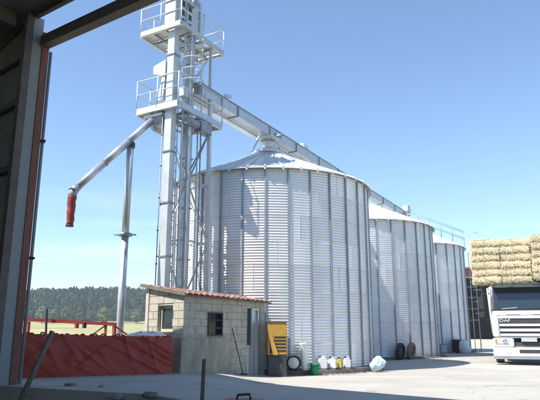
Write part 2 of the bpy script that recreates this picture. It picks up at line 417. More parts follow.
me = MB().tube([cb * -.22, cb * .22], .013, 6).mesh('rung', galv_pipe)
for i in range(24): obj('rung', me, t, UP * (.3 + i * .29))
b = MB()
hoop = [cb * (.32 * math.cos(a)) + ca * (.12 + .5 * math.sin(a)) for a in [PI * k / 8 for k in range(9)]]
me = MB().tube(hoop, .014, 5).mesh('cage_hoop', galv_pipe)
for i in range(8): obj('cage_hoop', me, t, UP * (2.4 + i * .72))
for k in (1, 4, 7): MB().tube([hoop[k] + UP * 2.4, hoop[k] + UP * 7.5], .01, 5).build('cage_strip', galv_pipe, t)

# ---------------------------------------------------------------- elevator tower
F0 = Vector((-2.82, 16.4, 0))
def T(e, d, z): return F0 + EV * e + D * d + UP * z
GZ = .2
tw = thing('bucket_elevator', 'tall galvanised bucket elevator with two square legs and round topped head', 'grain elevator', T(-.5, .7, GZ))
tw_o = -Vector(tw.location)
def TB(): return MB()
def pb(mb, name, m, root, bevel=0, **k):     # build world-space geometry as a part of root
    off = Vector(root.location); mb.v = [tuple(Vector(v) - off) for v in mb.v]
    return mb.build(name, m, root, bevel, **k)
def sub(mb, name, m, parent, root, **k):
    off = Vector(root.location); mb.v = [tuple(Vector(v) - off) for v in mb.v]
    return mb.build(name, m, parent, **k)
def tbox(mb, e0, e1, d0, d1, z0, z1):
    p = [T(e0, d0, z0), T(e1, d0, z0), T(e1, d1, z0), T(e0, d1, z0), T(e0, d0, z1), T(e1, d0, z1), T(e1, d1, z1), T(e0, d1, z1)]
    return mb.hexa(p)
for dc in (.25, 1.12):
    zz = GZ
    k = 0
    while zz < 10.9:
        z1 = min(zz + 1.62, 10.95)
        b = TB(); tbox(b, -.61, -.35, dc - .115, dc + .115, zz + .012, z1 - .012)
        c = pb(b, 'leg_section', white_steel if dc < .5 else galv, tw)
        if k:
            f = TB(); tbox(f, -.655, -.305, dc - .15, dc + .15, zz - .02, zz + .02); sub(f, 'flange', grey_steel, c, tw)
        zz = z1; k += 1
b = TB(); tbox(b, -.78, -.18, -.02, 1.4, GZ - .1, 1.0); pb(b, 'boot', galv, tw, .02)
# head casing
prof = [(.02, 10.97), (.02, 12.0)]
for k in range(13):
    a = PI - PI * k / 12; prof.append((.72 + .70 * math.cos(a) * (1 if k else 1), 12.0 + .70 * math.sin(a)))
prof += [(1.46, 11.6), (1.45, 11.2), (1.36, 10.97)]
b = TB(); b.prism([T(0, d_, z_) for d_, z_ in prof], EV * -.69, EV * -.27); hd = pb(b, 'head_casing', white_steel, tw)
b = TB()
for k in range(3):
    tbox(b, -.272, -.262, .3, .5, 11.05 + k * .33, 11.27 + k * .33)
    tbox(b, -.272, -.258, .72, .86, 11.05 + k * .33, 11.25 + k * .33)
sub(b, 'vent_slot', dark_steel, hd, tw)
b = TB(); tbox(b, -.265, -.22, 1.28, 1.34, 10.98, 12.3); tbox(b, -.268, -.215, .14, .2, 10.98, 12.3); tbox(b, -.267, -.217, .56, .62, 10.98, 12.3)
sub(b, 'casing_rib', galv, hd, tw)
b = TB(); b.tube([T(-.28, .72, 11.9), T(.05, .72, 11.9)], .13, 14); sub(b, 'drive_motor', grey_steel, hd, tw)
# discharge hood left of the leg and the chute below it
b = TB()
p = [T(-1.12, 0, 9.35), T(-.63, 0, 9.2), T(-.63, 0, 9.75), T(-1.12, 0, 9.62)]
b.prism(p, D * .08, D * .52); pb(b, 'discharge_hood', white_steel, tw)
b = TB(); p = [T(-.95, 0, 8.42), T(-.72, 0, 8.42), T(-.64, 0, 9.3), T(-.76, 0, 9.3)]
b.prism(p, D * .12, D * .48); pb(b, 'chute', white_steel, tw)
b = TB(); tbox(b, -.2, .02, .25, .5, 8.45, 8.8); pb(b, 'control_box', galv, tw, .01)
b = TB(); b.lathe([(0, -.02), (.11, -.02), (.11, .02), (0, .02)], 20); b.v = [tuple(T(-.64, .25, 5.05) + EV * v[2] * 1 + D * v[0] + UP * v[1]) for v in b.v]
pb(b, 'inspection_window', dark_steel, tw)

cd = thing('cable_conduit', 'thin grey cable conduit clipped up the front leg of the elevator', 'conduit', T(-.66, .05, GZ))
b = TB(); b.tube([T(-.66, .10, GZ), T(-.66, .10, 7.9)], .018, 6); pb(b, 'pipe', grey_steel, cd)
for k in range(7): b = TB(); tbox(b, -.69, -.63, .08, .12, 1.2 + k, 1.23 + k); pb(b, 'clip', dark_steel, cd)
ct = thing('cable_tray', 'slim perforated cable tray running up between the two elevator legs', 'cable tray', T(-.4, .5, GZ))
for d_ in (.44, .54): b = TB(); b.bar(T(-.42, d_, GZ), T(-.42, d_, 10.6), .03, .02); pb(b, 'side_rail', white_steel, ct)
m0 = None
for k in range(40):
    if m0 is None: b = TB(); b.bar(T(-.42, .455, GZ + .2), T(-.42, .525, GZ + .2), .02, .03); m0 = pb(b, 'slat', galv, ct)
    else: o = m0.copy(); COL.objects.link(o); o.parent = ct; o.location = (0, 0, .26 * k)
# support frame
fr = thing('support_tower', 'galvanised lattice tower with two railed platforms round the elevator', 'tower', T(-.5, 1.8, GZ))
LEG = [(-.1, 1.83), (-1.02, 1.83), (-1.02, .72), (-.1, .72)]
for i, (e_, d_) in enumerate(LEG):
    zt_ = 8.9 if i < 2 else 8.0
    b = TB(); tbox(b, e_ - .055, e_ + .055, d_ - .055, d_ + .055, GZ, zt_)
    pb(b, 'tower_leg', galv if i != 0 else white_steel, fr)
    zt_ = 10.75
    b = TB(); tbox(b, e_ * .9 - .05, e_ * .9 + .03, (d_ - .07), d_ + .0, 8.25 if i > 1 else 8.92, zt_); pb(b, 'upper_leg', galv, fr)
lev = [GZ + .4, 2.2, 4.1, 6.0, 7.9]
for z_ in lev[1:]:
    for i in range(4):
        (ea, da), (eb, db) = LEG[i], LEG[(i + 1) % 4]
        b = TB(); b.bar(T(ea, da, z_ - .1 - .01 * i), T(eb, db, z_ - .1 - .01 * i), .05, .06); pb(b, 'girt', galv, fr)
for j in range(4):
    for i in range(4):
        (ea, da), (eb, db) = LEG[i], LEG[(i + 1) % 4]
        if (i + j) % 2: (ea, da), (eb, db) = (eb, db), (ea, da)
        b = TB(); b.bar(T(ea, da, lev[j]), T(eb, db, lev[j + 1] - .15), .045, .03); pb(b, 'diagonal_brace', grey_steel if j == 3 and i in (0, 3) else galv, fr)
for (za, zb_) in ((8.35, 10.6),):
    for i in range(4):
        (ea, da), (eb, db) = LEG[i], LEG[(i + 1) % 4]
        b = TB(); b.bar(T(ea * .9, da, za + .6), T(eb * .9, db, zb_), .035, .03); pb(b, 'diagonal_brace', galv, fr)

def platform(zb_, fas, rail_h, label):
    pf = thing('service_platform', label, 'platform', T(-.5, 1.1, zb_), group='railed platforms on the tower')
    outer = [(-1.68, 0), (0, 0), (0, 2.41), (-1.14, 2.41), (-1.14, 1.27), (-1.68, 1.27)]
    n = len(outer)
    for i in range(n):                       # fascia channels
        a, c = outer[i], outer[(i + 1) % n]; b = TB()
        A = T(*a, zb_ + fas / 2); B = T(*c, zb_ + fas / 2); dv = (B - A).normalized() * .02
        b.bar(A + dv, B - dv, .035, fas); b.bar(A + dv * 2 - UP * (fas / 2 - .012), B - dv * 2 - UP * (fas / 2 - .012), .10, .02)
        pb(b, 'edge_channel', white_steel if i in (0, 5) else galv, pf)  # sunward edges get the paler steel, their sunlit tone put into the colour
    cells = []                                # deck panels with an opening round the legs
    def cell(e0, e1, d0, d1):
        b = TB(); tbox(b, e0 + .012, e1 - .012, d0 + .012, d1 - .012, zb_ + fas - .07, zb_ + fas - .035); pb(b, 'deck_panel', white_steel, pf)  # pale steel stands in for light coming through the floor grating
    cell(-1.64, -1.18, .04, .64); cell(-1.64, -1.18, .64, 1.23); cell(-1.18, -.70, .04, .64); cell(-1.18, -.70, .64, 1.27)
    cell(-.26, -.03, .04, .34); cell(-1.10, -.65, 1.4, 2.36); cell(-.65, -.03, 1.85, 2.36); cell(-.65, -.32, 1.4, 1.85)
    for d_ in (.64, 1.30, 1.87):
        b = TB(); b.bar(T(-1.1 if d_ > 1.2 else -1.64, d_, zb_ + .05), T(-.04, d_, zb_ + .05), .05, .08); pb(b, 'floor_beam', grey_steel, pf)
    for e_ in (-1.18, -.68):
        b = TB(); b.bar(T(e_, .05, zb_ + .052), T(e_, 1.2 if e_ < -1 else 2.36, zb_ + .052), .04, .06); pb(b, 'floor_beam', grey_steel, pf)
    zt0 = zb_ + fas
    segs = [((-1.68, 0), (0, 0)), ((0, 0), (0, 2.41)), ((0, 2.41), (-1.14, 2.41)), ((-1.68, 0), (-1.68, 1.27)), ((-1.68, 1.27), (-1.14, 1.27)), ((-1.14, 1.27), (-1.14, 2.41))]
    seen = set()
    for a, c in segs:
        ln = math.hypot(a[0] - c[0], a[1] - c[1]); k = 2 if ln > 1.2 else 1
        for q in range(k + 1):
            e_ = a[0] + (c[0] - a[0]) * q / k; d_ = a[1] + (c[1] - a[1]) * q / k
            key = (round(e_, 2), round(d_, 2))
            if key in seen: continue
            seen.add(key); b = TB(); b.tube([T(e_, d_, zt0 - .1), T(e_, d_, zt0 + rail_h)], .022, 8); pb(b, 'rail_post', white_steel, pf)
        b = TB(); b.tube([T(*a, zt0 + rail_h), T(*c, zt0 + rail_h)], .02, 8); pb(b, 'top_rail', white_steel, pf)
        b = TB(); b.tube([T(*a, zt0 + rail_h * .5), T(*c, zt0 + rail_h * .5)], .015, 6); pb(b, 'middle_rail', white_steel, pf)
platform(10.75, .19, .82, 'upper railed platform round the head of the grain elevator')
platform(8.0, .22, .95, 'lower railed platform where the conveyor leaves the elevator tower')

# ladder up the tower
ld = thing('tower_ladder', 'narrow steel ladder up the elevator tower with cage hoops near the top', 'ladder', T(-.18, .7, GZ))
for d_ in (.50, .93):
    b = TB(); b.bar(T(-.2, d_, GZ), T(-.2, d_, 10.7), .035, .05); pb(b, 'side_rail', white_steel, ld)
mr_ = None
for i in range(35):
    b = TB(); z_ = GZ + .3 + i * .295
    if mr_ is None:
        b.tube([T(-.2, .5, z_), T(-.2, .93, z_)], .014, 6); o = pb(b, 'rung', white_steel, ld); mr_ = o
    else:
        o = mr_.copy(); COL.objects.link(o); o.parent = ld; o.location = (0, 0, .295 * i)
mh = None
for i in range(5):
    z_ = 9.1 + i * .38
    if mh is None:
        b = TB(); b.tube([T(-.2 + .55 * math.sin(a), .715 - .33 * math.cos(a), z_) for a in [PI * k / 10 for k in range(11)]], .014, 6); mh = pb(b, 'cage_hoop', white_steel, ld)
    else:
        o = mh.copy(); COL.objects.link(o); o.parent = ld; o.location = (0, 0, .38 * i)
for k in (2, 5, 8):
    a = PI * k / 10; b = TB(); b.tube([T(-.2 + .55 * math.sin(a), .715 - .33 * math.cos(a), z_) for z_ in (9.1, 10.62)], .01, 5); pb(b, 'cage_strip', white_steel, ld)
# the two thin pipes beside the ladder
for i, (e_, d_) in enumerate(((-.08, 1.15), (-.08, 1.32))):
    b = MB().tube([(0, 0, 0), (0, 0, 7.75)], .022, 8)
    o = b.build('air_pipe', grey_steel if i else galv, None); o.location = T(e_, d_, GZ)
    tag(o, ['thin steel pipe beside the tower ladder, left one', 'thin dark pipe beside the tower ladder, right one'][i], 'pipe', 'thin pipes up the tower')
# diverter hopper under the lower platform
hp = thing('diverter_hopper', 'grey valve box and hopper under the lower tower platform', 'hopper', T(-1.0, .4, 7.4))
p4 = [T(-1.38, .1, 7.86), T(-.72, .1, 7.86), T(-.72, .9, 7.86), T(-1.38, .9, 7.86)]
q4 = [T(-1.2, .25, 7.5), T(-.8, .25, 7.5), T(-.8, .65, 7.5), T(-1.2, .65, 7.5)]
b = MB().hexa(q4 + p4); pb(b, 'hopper', grey_steel, hp)
b = TB(); tbox(b, -1.42, -.68, .06, .94, 7.87, 7.97); pb(b, 'top_flange', galv, hp)
b = TB(); b.tube([T(-.0, .5, 7.72), T(.0, 1.0, 7.72)], .13, 14); pb(b, 'drive_motor', grey_steel, hp)
b = TB(); tbox(b, -.2, .1, 1.1, 1.7, 7.55, 7.9); pb(b, 'gear_box', grey_steel, hp, .02)

# ---------------------------------------------------------------- loading spout and its pole
sp = thing('loading_spout', 'grey round spout slanting down from the tower with a red rubber end sock', 'spout', (-5.62, 15.32, 4.0))
A = Vector((-3.72, 17.0, 7.76)); B = Vector((-5.36, 15.44, 5.20)); dv = (B - A)
for i in range(3):
    b = TB(); b.tube([A + dv * (i / 3 + .003), A + dv * ((i + 1) / 3 - .003)], .108, 20); c = pb(b, 'pipe_section', galv_pipe, sp)
    if i: f = TB(); q = A + dv * (i / 3); dn = dv.normalized(); f.tube([q - dn * .012, q + dn * .012], .12, 20); sub(f, 'clamp', grey_steel, c, sp)
b = TB(); el = [B, B + dv.normalized() * .12, B + Vector((-.10, -.09, -.22)), B + Vector((-.10, -.09, -.34))]
b.tube(el, [.11, .122, .122, .115], 20); pb(b, 'elbow', grey_steel, sp)
b = TB(); q = B + dv.normalized() * .16; b.tube([q, q + dv.normalized() * .06], .118, 20); pb(b, 'end_cap', dark_steel, sp)
b = TB(); q = B + Vector((-.10, -.09, -.24)); pts, rs = [], []
for k in range(10):
    pts.append(q + Vector((.006 * math.sin(k * 2), .008 * math.cos(k * 1.7), -.098 * k))); rs.append(.122 + (.006 if k % 2 else -.005) - .003 * k)
b.tube(pts, rs, 18); so_ = pb(b, 'sock', sock_m, sp)
b = TB(); q = pts[-1]; b.tube([q + UP * .02, q - UP * .015], .11, 18); sub(b, 'end_ring', dark_steel, so_, sp)
po = thing('spout_pole', 'slim round steel pole propping up the slanting spout', 'pole', (-4.24, 16.55, GZ))
for z0, z1 in ((GZ - .05, 4.02), (4.06, 6.78)):
    b = TB(); b.tube([(-4.24, 16.55, z0), (-4.24, 16.55, z1)], .105, 20); c = pb(b, 'pole_section', galv, po)
b = TB(); b.tube([(-4.24, 16.55, 4.0), (-4.24, 16.55, 4.08)], .2, 20); b.box(-4.56, 16.52, 4.02, -3.92, 16.58, 4.055); pb(b, 'flange', grey_steel, po)
b = TB(); b.tube([(-4.24, 16.55, 6.72), (-4.24, 16.55, 6.86)], .14, 16); b.bar((-4.32, 16.5, 6.8), (-4.3, 16.45, 6.98), .04, .03); b.bar((-4.16, 16.6, 6.8), (-4.2, 16.62, 7.0), .04, .03); pb(b, 'saddle', dark_steel, po)

# ---------------------------------------------------------------- conveyor over the silos
cv = thing('grain_conveyor', 'long straight galvanised box conveyor running from the tower over the silo tops', 'conveyor', C1 + UP * 8.9)
def K(s, e, z): return C1 + D * s + EV * e + UP * z
def kbox(mb, s0, s1, e0, e1, z0, z1):
    return mb.hexa([K(s0, e0, z0), K(s0, e1, z0), K(s1, e1, z0), K(s1, e0, z0), K(s0, e0, z1), K(s0, e1, z1), K(s1, e1, z1), K(s1, e0, z1)])
s0 = -4.9
while s0 < 18.3:
    s1_ = min(s0 + 2.35, 18.9); b = TB(); kbox(b, s0 + .02, s1_ - .02, -.19, .19, 8.86, 9.22); c = pb(b, 'trough_section', galv, cv)
    f = TB(); kbox(f, s0 - .015, s0 + .015, -.235, .235, 8.82, 9.25); sub(f, 'flange', grey_steel, c, cv)
    f = TB(); kbox(f, s0 + .03, s1_ - .03, -.225, .225, 9.224, 9.25); sub(f, 'lid', galv_rib, c, cv)
    s0 = s1_
# pale plates under the conveyor, reflected light on its underside put into the colour
for a_, b_ in ((-4.7, -.45), (.45, 5.1)):
    b = TB(); kbox(b, a_, b_, -.42, -.2, 8.74, 8.84); pb(b, 'lit_underside_plate', white_steel, cv)
for i, sc_ in enumerate((0, 9.82, 18.04)):
    b = TB(); kbox(b, sc_ - .32, sc_ + .32, -.36, .36, 8.70, 8.855); gb = pb(b, 'slide_gate', white_steel, cv, .01)
    b = TB(); b.tube([K(sc_, 0, 8.69), K(sc_, 0, 8.5), K(sc_, 0, 8.38)], [.3, .16, .16], 18); sub(b, 'outlet_pipe', galv, gb, cv)
    b = TB(); kbox(b, sc_ + .2, sc_ + .5, .24, .36, 8.9, 9.06); b.tube([K(sc_ - .1, .45, 8.8), K(sc_ - .1, .7, 8.8)], .06, 12); sub(b, 'gate_motor', grey_steel, gb, cv)
    for q in (-1, 1):
        b = TB(); b.bar(K(sc_ + q * .6, .1, 8.84), K(sc_ + q * 1.5, .15, ZA - .45), .05, .05); pb(b, 'support_strut', galv, cv)
for sc_ in (3.6, 6.2, 13.4):
    b = TB()
    for q in (-.25, .25): b.bar(K(sc_, q, 8.85), K(sc_, q * 1.3, 6.72 if sc_ != 6.2 and sc_ != 3.6 else 6.75), .05, .05)
    pb(b, 'support_strut', galv, cv)
b = TB(); b.tube([K(-3.3, .1, 9.23), K(-3.25, .12, 9.36)], .05, 10); b.tube([K(-3.35, .1, 9.38), K(-3.05, .2, 9.40)], .06, 12); pb(b, 'sensor', white_steel, cv)
b = TB(); b.tube([K(18.2, .3, 9.35), K(18.95, .3, 9.35)], .2, 16); b.lathe([(.0, 0), (.24, 0), (.24, .12), (0, .12)], 16, tuple(K(18.6, .3, 9.5))); pb(b, 'drive_motor', white_steel, cv)
b = TB(); kbox(b, 3.0, 3.5, -.15, .15, 9.26, 9.5); pb(b, 'sensor_box', white_steel, cv, .03)
# walkway rail beside the conveyor between first and second silo
b = TB(); kbox(b, 4.2, 7.6, .3, .85, 8.15, 8.19); wk = pb(b, 'catwalk', galv, cv)

# ---------------------------------------------------------------- block hut
HA = Vector((-2.205, 14.9, 0)); HB = Vector((-.15, 17.4, 0)); HE = Vector((-3.4, 15.88, 0)); HD = Vector((-.86, 17.84, 0))
hut = thing('block_hut', 'small unplastered concrete block hut with a sloping red tile roof', 'hut', (HA.x, HA.y, .1))
hv = (HB - HA).normalized(); hl = (HB - HA).length; lv = (HE - HA).normalized(); ll = (HE - HA).length
hn = Vector((hv.y, -hv.x, 0)); ln_ = Vector((lv.y, -lv.x, 0)) * -1      # outward normals
ZH0 = .0
def ztop_long(s): return 2.19 + (2.12 - 2.19) * s / hl
def ztop_left(s): return 2.19 + (2.45 - 2.19) * s / ll
def wallpiece(o, v, n, s0, s1, z0, z1a, z1b, t0, t1):
    P = lambda s, t_, z: o + v * s - n * t_ + UP * z
    return [P(s0, t0, z0), P(s1, t0, z0), P(s1, t1, z0), P(s0, t1, z0), P(s0, t0, z1a), P(s1, t0, z1b), P(s1, t1, z1b), P(s0, t1, z1a)]
# openings: (s0, s1, z0, z1)
WIN = (.42, 1.02, 1.27, 1.95)         # in the left wall
GRI = (.86, 1.42, 1.16, 1.78)         # barred grille in the long wall
DOOR = (2.44, 3.02, -.1, 1.93)
def core(name, o, v, n, Lw, zt_, hole, t0=.02, t1=.17):
    b = MB(); s0_, s1_, z0_, z1_ = hole
    b.hexa(wallpiece(o, v, n, .012, s0_, ZH0, zt_(0), zt_(s0_), t0, t1)); b.hexa(wallpiece(o, v, n, s1_, Lw - .012, ZH0, zt_(s1_), zt_(Lw), t0, t1))
    if z0_ > .05: b.hexa(wallpiece(o, v, n, s0_, s1_, ZH0, z0_, z0_, t0, t1))
    b.hexa(wallpiece(o, v, n, s0_, s1_, z1_, zt_(s0_), zt_(s1_), t0, t1)); return pb(b, name, mortar_m, hut)
lw = core('left_wall', HA, lv, ln_, ll, ztop_left, WIN)
# long wall needs two holes: build in two halves
b = MB()
for (a_, c_) in ((.19, GRI[0]), (GRI[1], DOOR[0]), (DOOR[1], hl)):
    b.hexa(wallpiece(HA, hv, hn, a_, c_, ZH0, ztop_long(a_), ztop_long(c_), .02, .17))
b.hexa(wallpiece(HA, hv, hn, GRI[0], GRI[1], ZH0, GRI[2], GRI[2], .02, .17)); b.hexa(wallpiece(HA, hv, hn, GRI[0], GRI[1], GRI[3], ztop_long(1), ztop_long(1.4), .02, .17))
b.hexa(wallpiece(HA, hv, hn, DOOR[0], DOOR[1], DOOR[3], ztop_long(2.5), ztop_long(3), .02, .17))
fw = pb(b, 'long_wall', mortar_m, hut)
b = MB(); b.add([HE + UP * ZH0, HD + UP * ZH0, HB + UP * ZH0 - hn * .15, HE + UP * 2.40, HD + UP * 2.05, HB + UP * 2.05 - hn * .15], [(0, 1, 4, 3), (1, 2, 5, 4)])
b.hexa([HE + UP * ZH0, HD + UP * ZH0, HD + UP * ZH0 + Vector((.1, -.12, 0)), HE + UP * ZH0 + Vector((.1, -.12, 0)), HE + UP * 2.4, HD + UP * 2.04, HD + UP * 2.04 + Vector((.1, -.12, 0)), HE + UP * 2.4 + Vector((.1, -.12, 0))])
pb(b, 'rear_wall', mortar_m, hut)
def blocks(parent, o, v, n, Lw, zt_, holes, zstart=.0, skip=None):
    row = 0; z = zstart
    while z < 2.5:
        s = -.2 if row % 2 else 0.
        while s < Lw:
            a_, c_ = max(s, 0) + .006, min(s + .4, Lw) - .006
            segs = [(a_, c_)]
            for (h0, h1, z0_, z1_) in holes:
                if z + .1 > z0_ and z + .1 < z1_:
                    ns_ = []
                    for (p0, p1) in segs:
                        if p1 <= h0 or p0 >= h1: ns_.append((p0, p1))
                        else:
                            if p0 < h0: ns_.append((p0, h0))
                            if p1 > h1: ns_.append((h1, p1))
                    segs = ns_
            for (p0, p1) in segs:
                if p1 - p0 < .03: continue
                za = min(z + .194, zt_(p0)); zb_ = min(z + .194, zt_(p1))
                if min(za, zb_) - z < .03: continue
                pr = random.uniform(-.003, .004)
                b = MB().hexa(wallpiece(o, v, n, p0, p1, z + .006, za, zb_, -pr, .0199)); sub(b, 'block', block_m, parent, hut)
            s += .4
        z += .2; row += 1
blocks(lw, HA, lv, ln_, ll, ztop_left, [WIN])
blocks(fw, HA, hv, hn, hl, ztop_long, [GRI, DOOR])
# reveals and sunlit window in the left wall
b = MB(); s0_, s1_, z0_, z1_ = WIN
P = lambda s, t_, z: HA + lv * s - ln_ * t_ + UP * z
def frame(P, s0_, s1_, z0_, z1_, t0, t1, w_):
    b = MB()
    for a_, c_, d_, e_ in ((s0_, s0_ + w_, z0_, z1_), (s1_ - w_, s1_, z0_, z1_), (s0_ + w_, s1_ - w_, z1_ - w_, z1_), (s0_ + w_, s1_ - w_, z0_, z0_ + w_)):
        b.hexa([P(a_, t0, d_), P(c_, t0, d_), P(c_, t1, d_), P(a_, t1, d_), P(a_, t0, e_), P(c_, t0, e_), P(c_, t1, e_), P(a_, t1, e_)])
    return b
wn = pb(frame(P, s0_ + .002, s1_ - .002, z0_ + .002, z1_ - .002, .10, .15, .07), 'window', block_m, hut, label='cream framed window in the left wall')
b = MB().hexa([P(s0_ + .07, .125, z0_ + .07), P(s1_ - .07, .125, z0_ + .07), P(s1_ - .07, .135, z0_ + .07), P(s0_ + .07, .135, z0_ + .07), P(s0_ + .07, .125, z1_ - .07), P(s1_ - .07, .125, z1_ - .07), P(s1_ - .07, .135, z1_ - .07), P(s0_ + .07, .135, z1_ - .07)]); sub(b, 'pane', pane_g, wn, hut)
b = MB().hexa([P(s0_ - .04, -.03, z0_ - .05), P(s1_ + .04, -.03, z0_ - .05), P(s1_ + .04, -.005, z0_ - .05), P(s0_ - .04, -.005, z0_ - .05), P(s0_ - .04, -.03, z0_ - .01), P(s1_ + .04, -.03, z0_ - .01), P(s1_ + .04, -.005, z0_ - .01), P(s0_ - .04, -.005, z0_ - .01)]); sub(b, 'sill', block_m, wn, hut)
# barred grille in the long wall
P = lambda s, t_, z: HA + hv * s - hn * t_ + UP * z
s0_, s1_, z0_, z1_ = GRI
gr = pb(frame(P, s0_, s1_, z0_, z1_, -.03, .12, .035), 'window_grille', dark_steel, hut)
b = MB().hexa([P(s0_ + .03, .10, z0_ + .03), P(s1_ - .03, .10, z0_ + .03), P(s1_ - .03, .11, z0_ + .03), P(s0_ + .03, .11, z0_ + .03), P(s0_ + .03, .10, z1_ - .03), P(s1_ - .03, .10, z1_ - .03), P(s1_ - .03, .11, z1_ - .03), P(s0_ + .03, .11, z1_ - .03)]); sub(b, 'pane', wind_g, gr, hut)
for k in range(7):
    s_ = s0_ + .05 + k * (s1_ - s0_ - .1) / 6; b = MB().tube([P(s_, -.015, z0_ + .02), P(s_, -.015, z1_ - .02)], .008, 6); sub(b, 'bar', dark_steel, gr, hut)
for k in range(2):
    z_ = z0_ + (z1_ - z0_) * (k + 1) / 3; b = MB().bar(P(s0_ + .02, -.016, z_), P(s1_ - .02, -.016, z_), .006, .025); sub(b, 'bar', dark_steel, gr, hut)
# door
s0_, s1_, z0_, z1_ = DOOR; z0_ = .05
dr = pb(frame(P, s0_ + .15, s1_ - .1, z0_, z1_, -.04, .08, .05), 'door', galv_pipe, hut, label='narrow pale grey metal door with a tall dark pane')
b = MB().hexa([P(s0_ + .2, .02, z0_ + .05), P(s1_ - .15, .02, z0_ + .05), P(s1_ - .15, .05, z0_ + .05), P(s0_ + .2, .05, z0_ + .05), P(s0_ + .2, .02, z1_ - .05), P(s1_ - .15, .02, z1_ - .05), P(s1_ - .15, .05, z1_ - .05), P(s0_ + .2, .05, z1_ - .05)]); sub(b, 'door_panel', galv_pipe, dr, hut)
b = MB().hexa([P(s0_ + .02, .03, z0_ + .85), P(s0_ + .148, .03, z0_ + .85), P(s0_ + .148, .06, z0_ + .85), P(s0_ + .02, .06, z0_ + .85), P(s0_ + .02, .03, z1_ - .02), P(s0_ + .148, .03, z1_ - .02), P(s0_ + .148, .06, z1_ - .02), P(s0_ + .02, .06, z1_ - .02)]); sub(b, 'pane', wind_g, dr, hut)
b = MB().hexa([P(s0_ + .02, .03, z0_), P(s0_ + .148, .03, z0_), P(s0_ + .148, .06, z0_), P(s0_ + .02, .06, z0_), P(s0_ + .02, .03, z0_ + .845), P(s0_ + .148, .03, z0_ + .845), P(s0_ + .148, .06, z0_ + .845), P(s0_ + .02, .06, z0_ + .845)]); sub(b, 'lower_panel', galv_pipe, dr, hut)
b = MB().hexa([P(s1_ - .09, .05, z0_), P(s1_ - .002, .05, z0_), P(s1_ - .002, .15, z0_), P(s1_ - .09, .15, z0_), P(s1_ - .09, .05, z1_), P(s1_ - .002, .05, z1_), P(s1_ - .002, .15, z1_), P(s1_ - .09, .15, z1_)]); sub(b, 'jamb', mortar_m, dr, hut)
# low rendered wall against the foot of the hut
b = MB().hexa(wallpiece(HA, hv, hn, -.16, 1.62, .0, 1.12, 1.10, -.13, -.012)); b.hexa(wallpiece(HA, hv, hn, -.16, -.012, .0, 1.12, 1.12, -.011, .5))
pb(b, 'skirting_wall', render_m, hut, label='low stained cement rendered wall at the hut foot')
# roof deck and tiles, sloping down towards the long wall
def roofz(p):
    # plane through the three wall tops
    a = HA + UP * 2.2; b_ = HB + UP * 2.13; c = HE + UP * 2.46; n = (b_ - a).cross(c - a).normalized()
    return a.z - (n.x * (p.x - a.x) + n.y * (p.y - a.y)) / n.z
crn = [HA + hn * .14 - hv * .08, HB + hn * .14 + hv * .14, HD + hv * .14 - hn * .02, HE - hv * .10 + lv * .12]
crn = [Vector((c.x, c.y, roofz(c) - .028)) for c in crn]
b = MB().hexa([c + UP * .012 for c in crn] + [c + UP * .05 for c in crn]); rf = pb(b, 'roof', wood_m, hut)
# barge boards
b = MB(); b.bar(crn[0] + UP * .06 - hv * .01, crn[3] + UP * .06 - hv * .01, .03, .09); sub(b, 'barge_board', wood_m, rf, hut)
nt_ = 17; wlen = (crn[1] - crn[0]).length
for i in range(nt_):
    f0 = (i + .5) / nt_
    a = crn[0].lerp(crn[1], f0); c = crn[3].lerp(crn[2], f0); dvec = (c - a); Lr = dvec.length; dvec.normalize(); rows = max(2, int(Lr / .36))
    side = hv
    for r_ in range(rows):
        p0 = a + dvec * (Lr * r_ / rows - (.05 if r_ == 0 else .0)) + UP * (.07 + .004 * r_); p1 = a + dvec * (Lr * (r_ + 1) / rows + .02) + UP * (.062 + .004 * r_)
        wd = wlen / nt_ / 2 * .98; vs2 = []
        for P_, sc_ in ((p0, 1), (p1, .85)):
            for k in range(7):
                an = PI * k / 6; vs2.append(P_ + side * wd * sc_ * math.cos(an) + UP * (.036 * math.sin(an)) + UP * random.uniform(-.004, .004))
            for k in range(7):
                an = PI * k / 6; vs2.append(P_ + side * (wd * sc_ - .014) * math.cos(an) + UP * (.024 * math.sin(an)))
        f2 = []
        for k in range(6): f2 += [(k, k + 1, 15 + k, 14 + k), (7 + k, 21 + k, 22 + k, 8 + k), (k, 7 + k, 8 + k, k + 1), (14 + k, 15 + k, 22 + k, 21 + k)]
        f2 += [(0, 14, 21, 7), (6, 13, 27, 20)]
        sub(MB().add(vs2, f2), 'tile', tile_m, rf, hut)

# ---------------------------------------------------------------- things by the hut and the silo foot
def rod(name, label, cat, a, b_, r_, m_, sides=8, extra=None):
    a = Vector(a); b_ = Vector(b_); b = MB().tube([(0, 0, 0), (b_ - a) * .5 + Vector((.004, 0, 0)), b_ - a], r_, sides)
    if extra: extra(b, b_ - a)
    o = b.build(name, m_); o.location = a; return tag(o, label, cat)
a = P(1.98, -.28, .12); c = P(1.78, -.03, 1.37)
def head(b, q): b.bar(q * 0 + Vector((-.1, 0, .02)), q * 0 + Vector((.1, .05, .02)), .03, .05)
rod('hand_rake', 'thin dark rake handle leaning on the hut wall left of its door', 'tool', a, c, .013, dark_steel, 8, head)

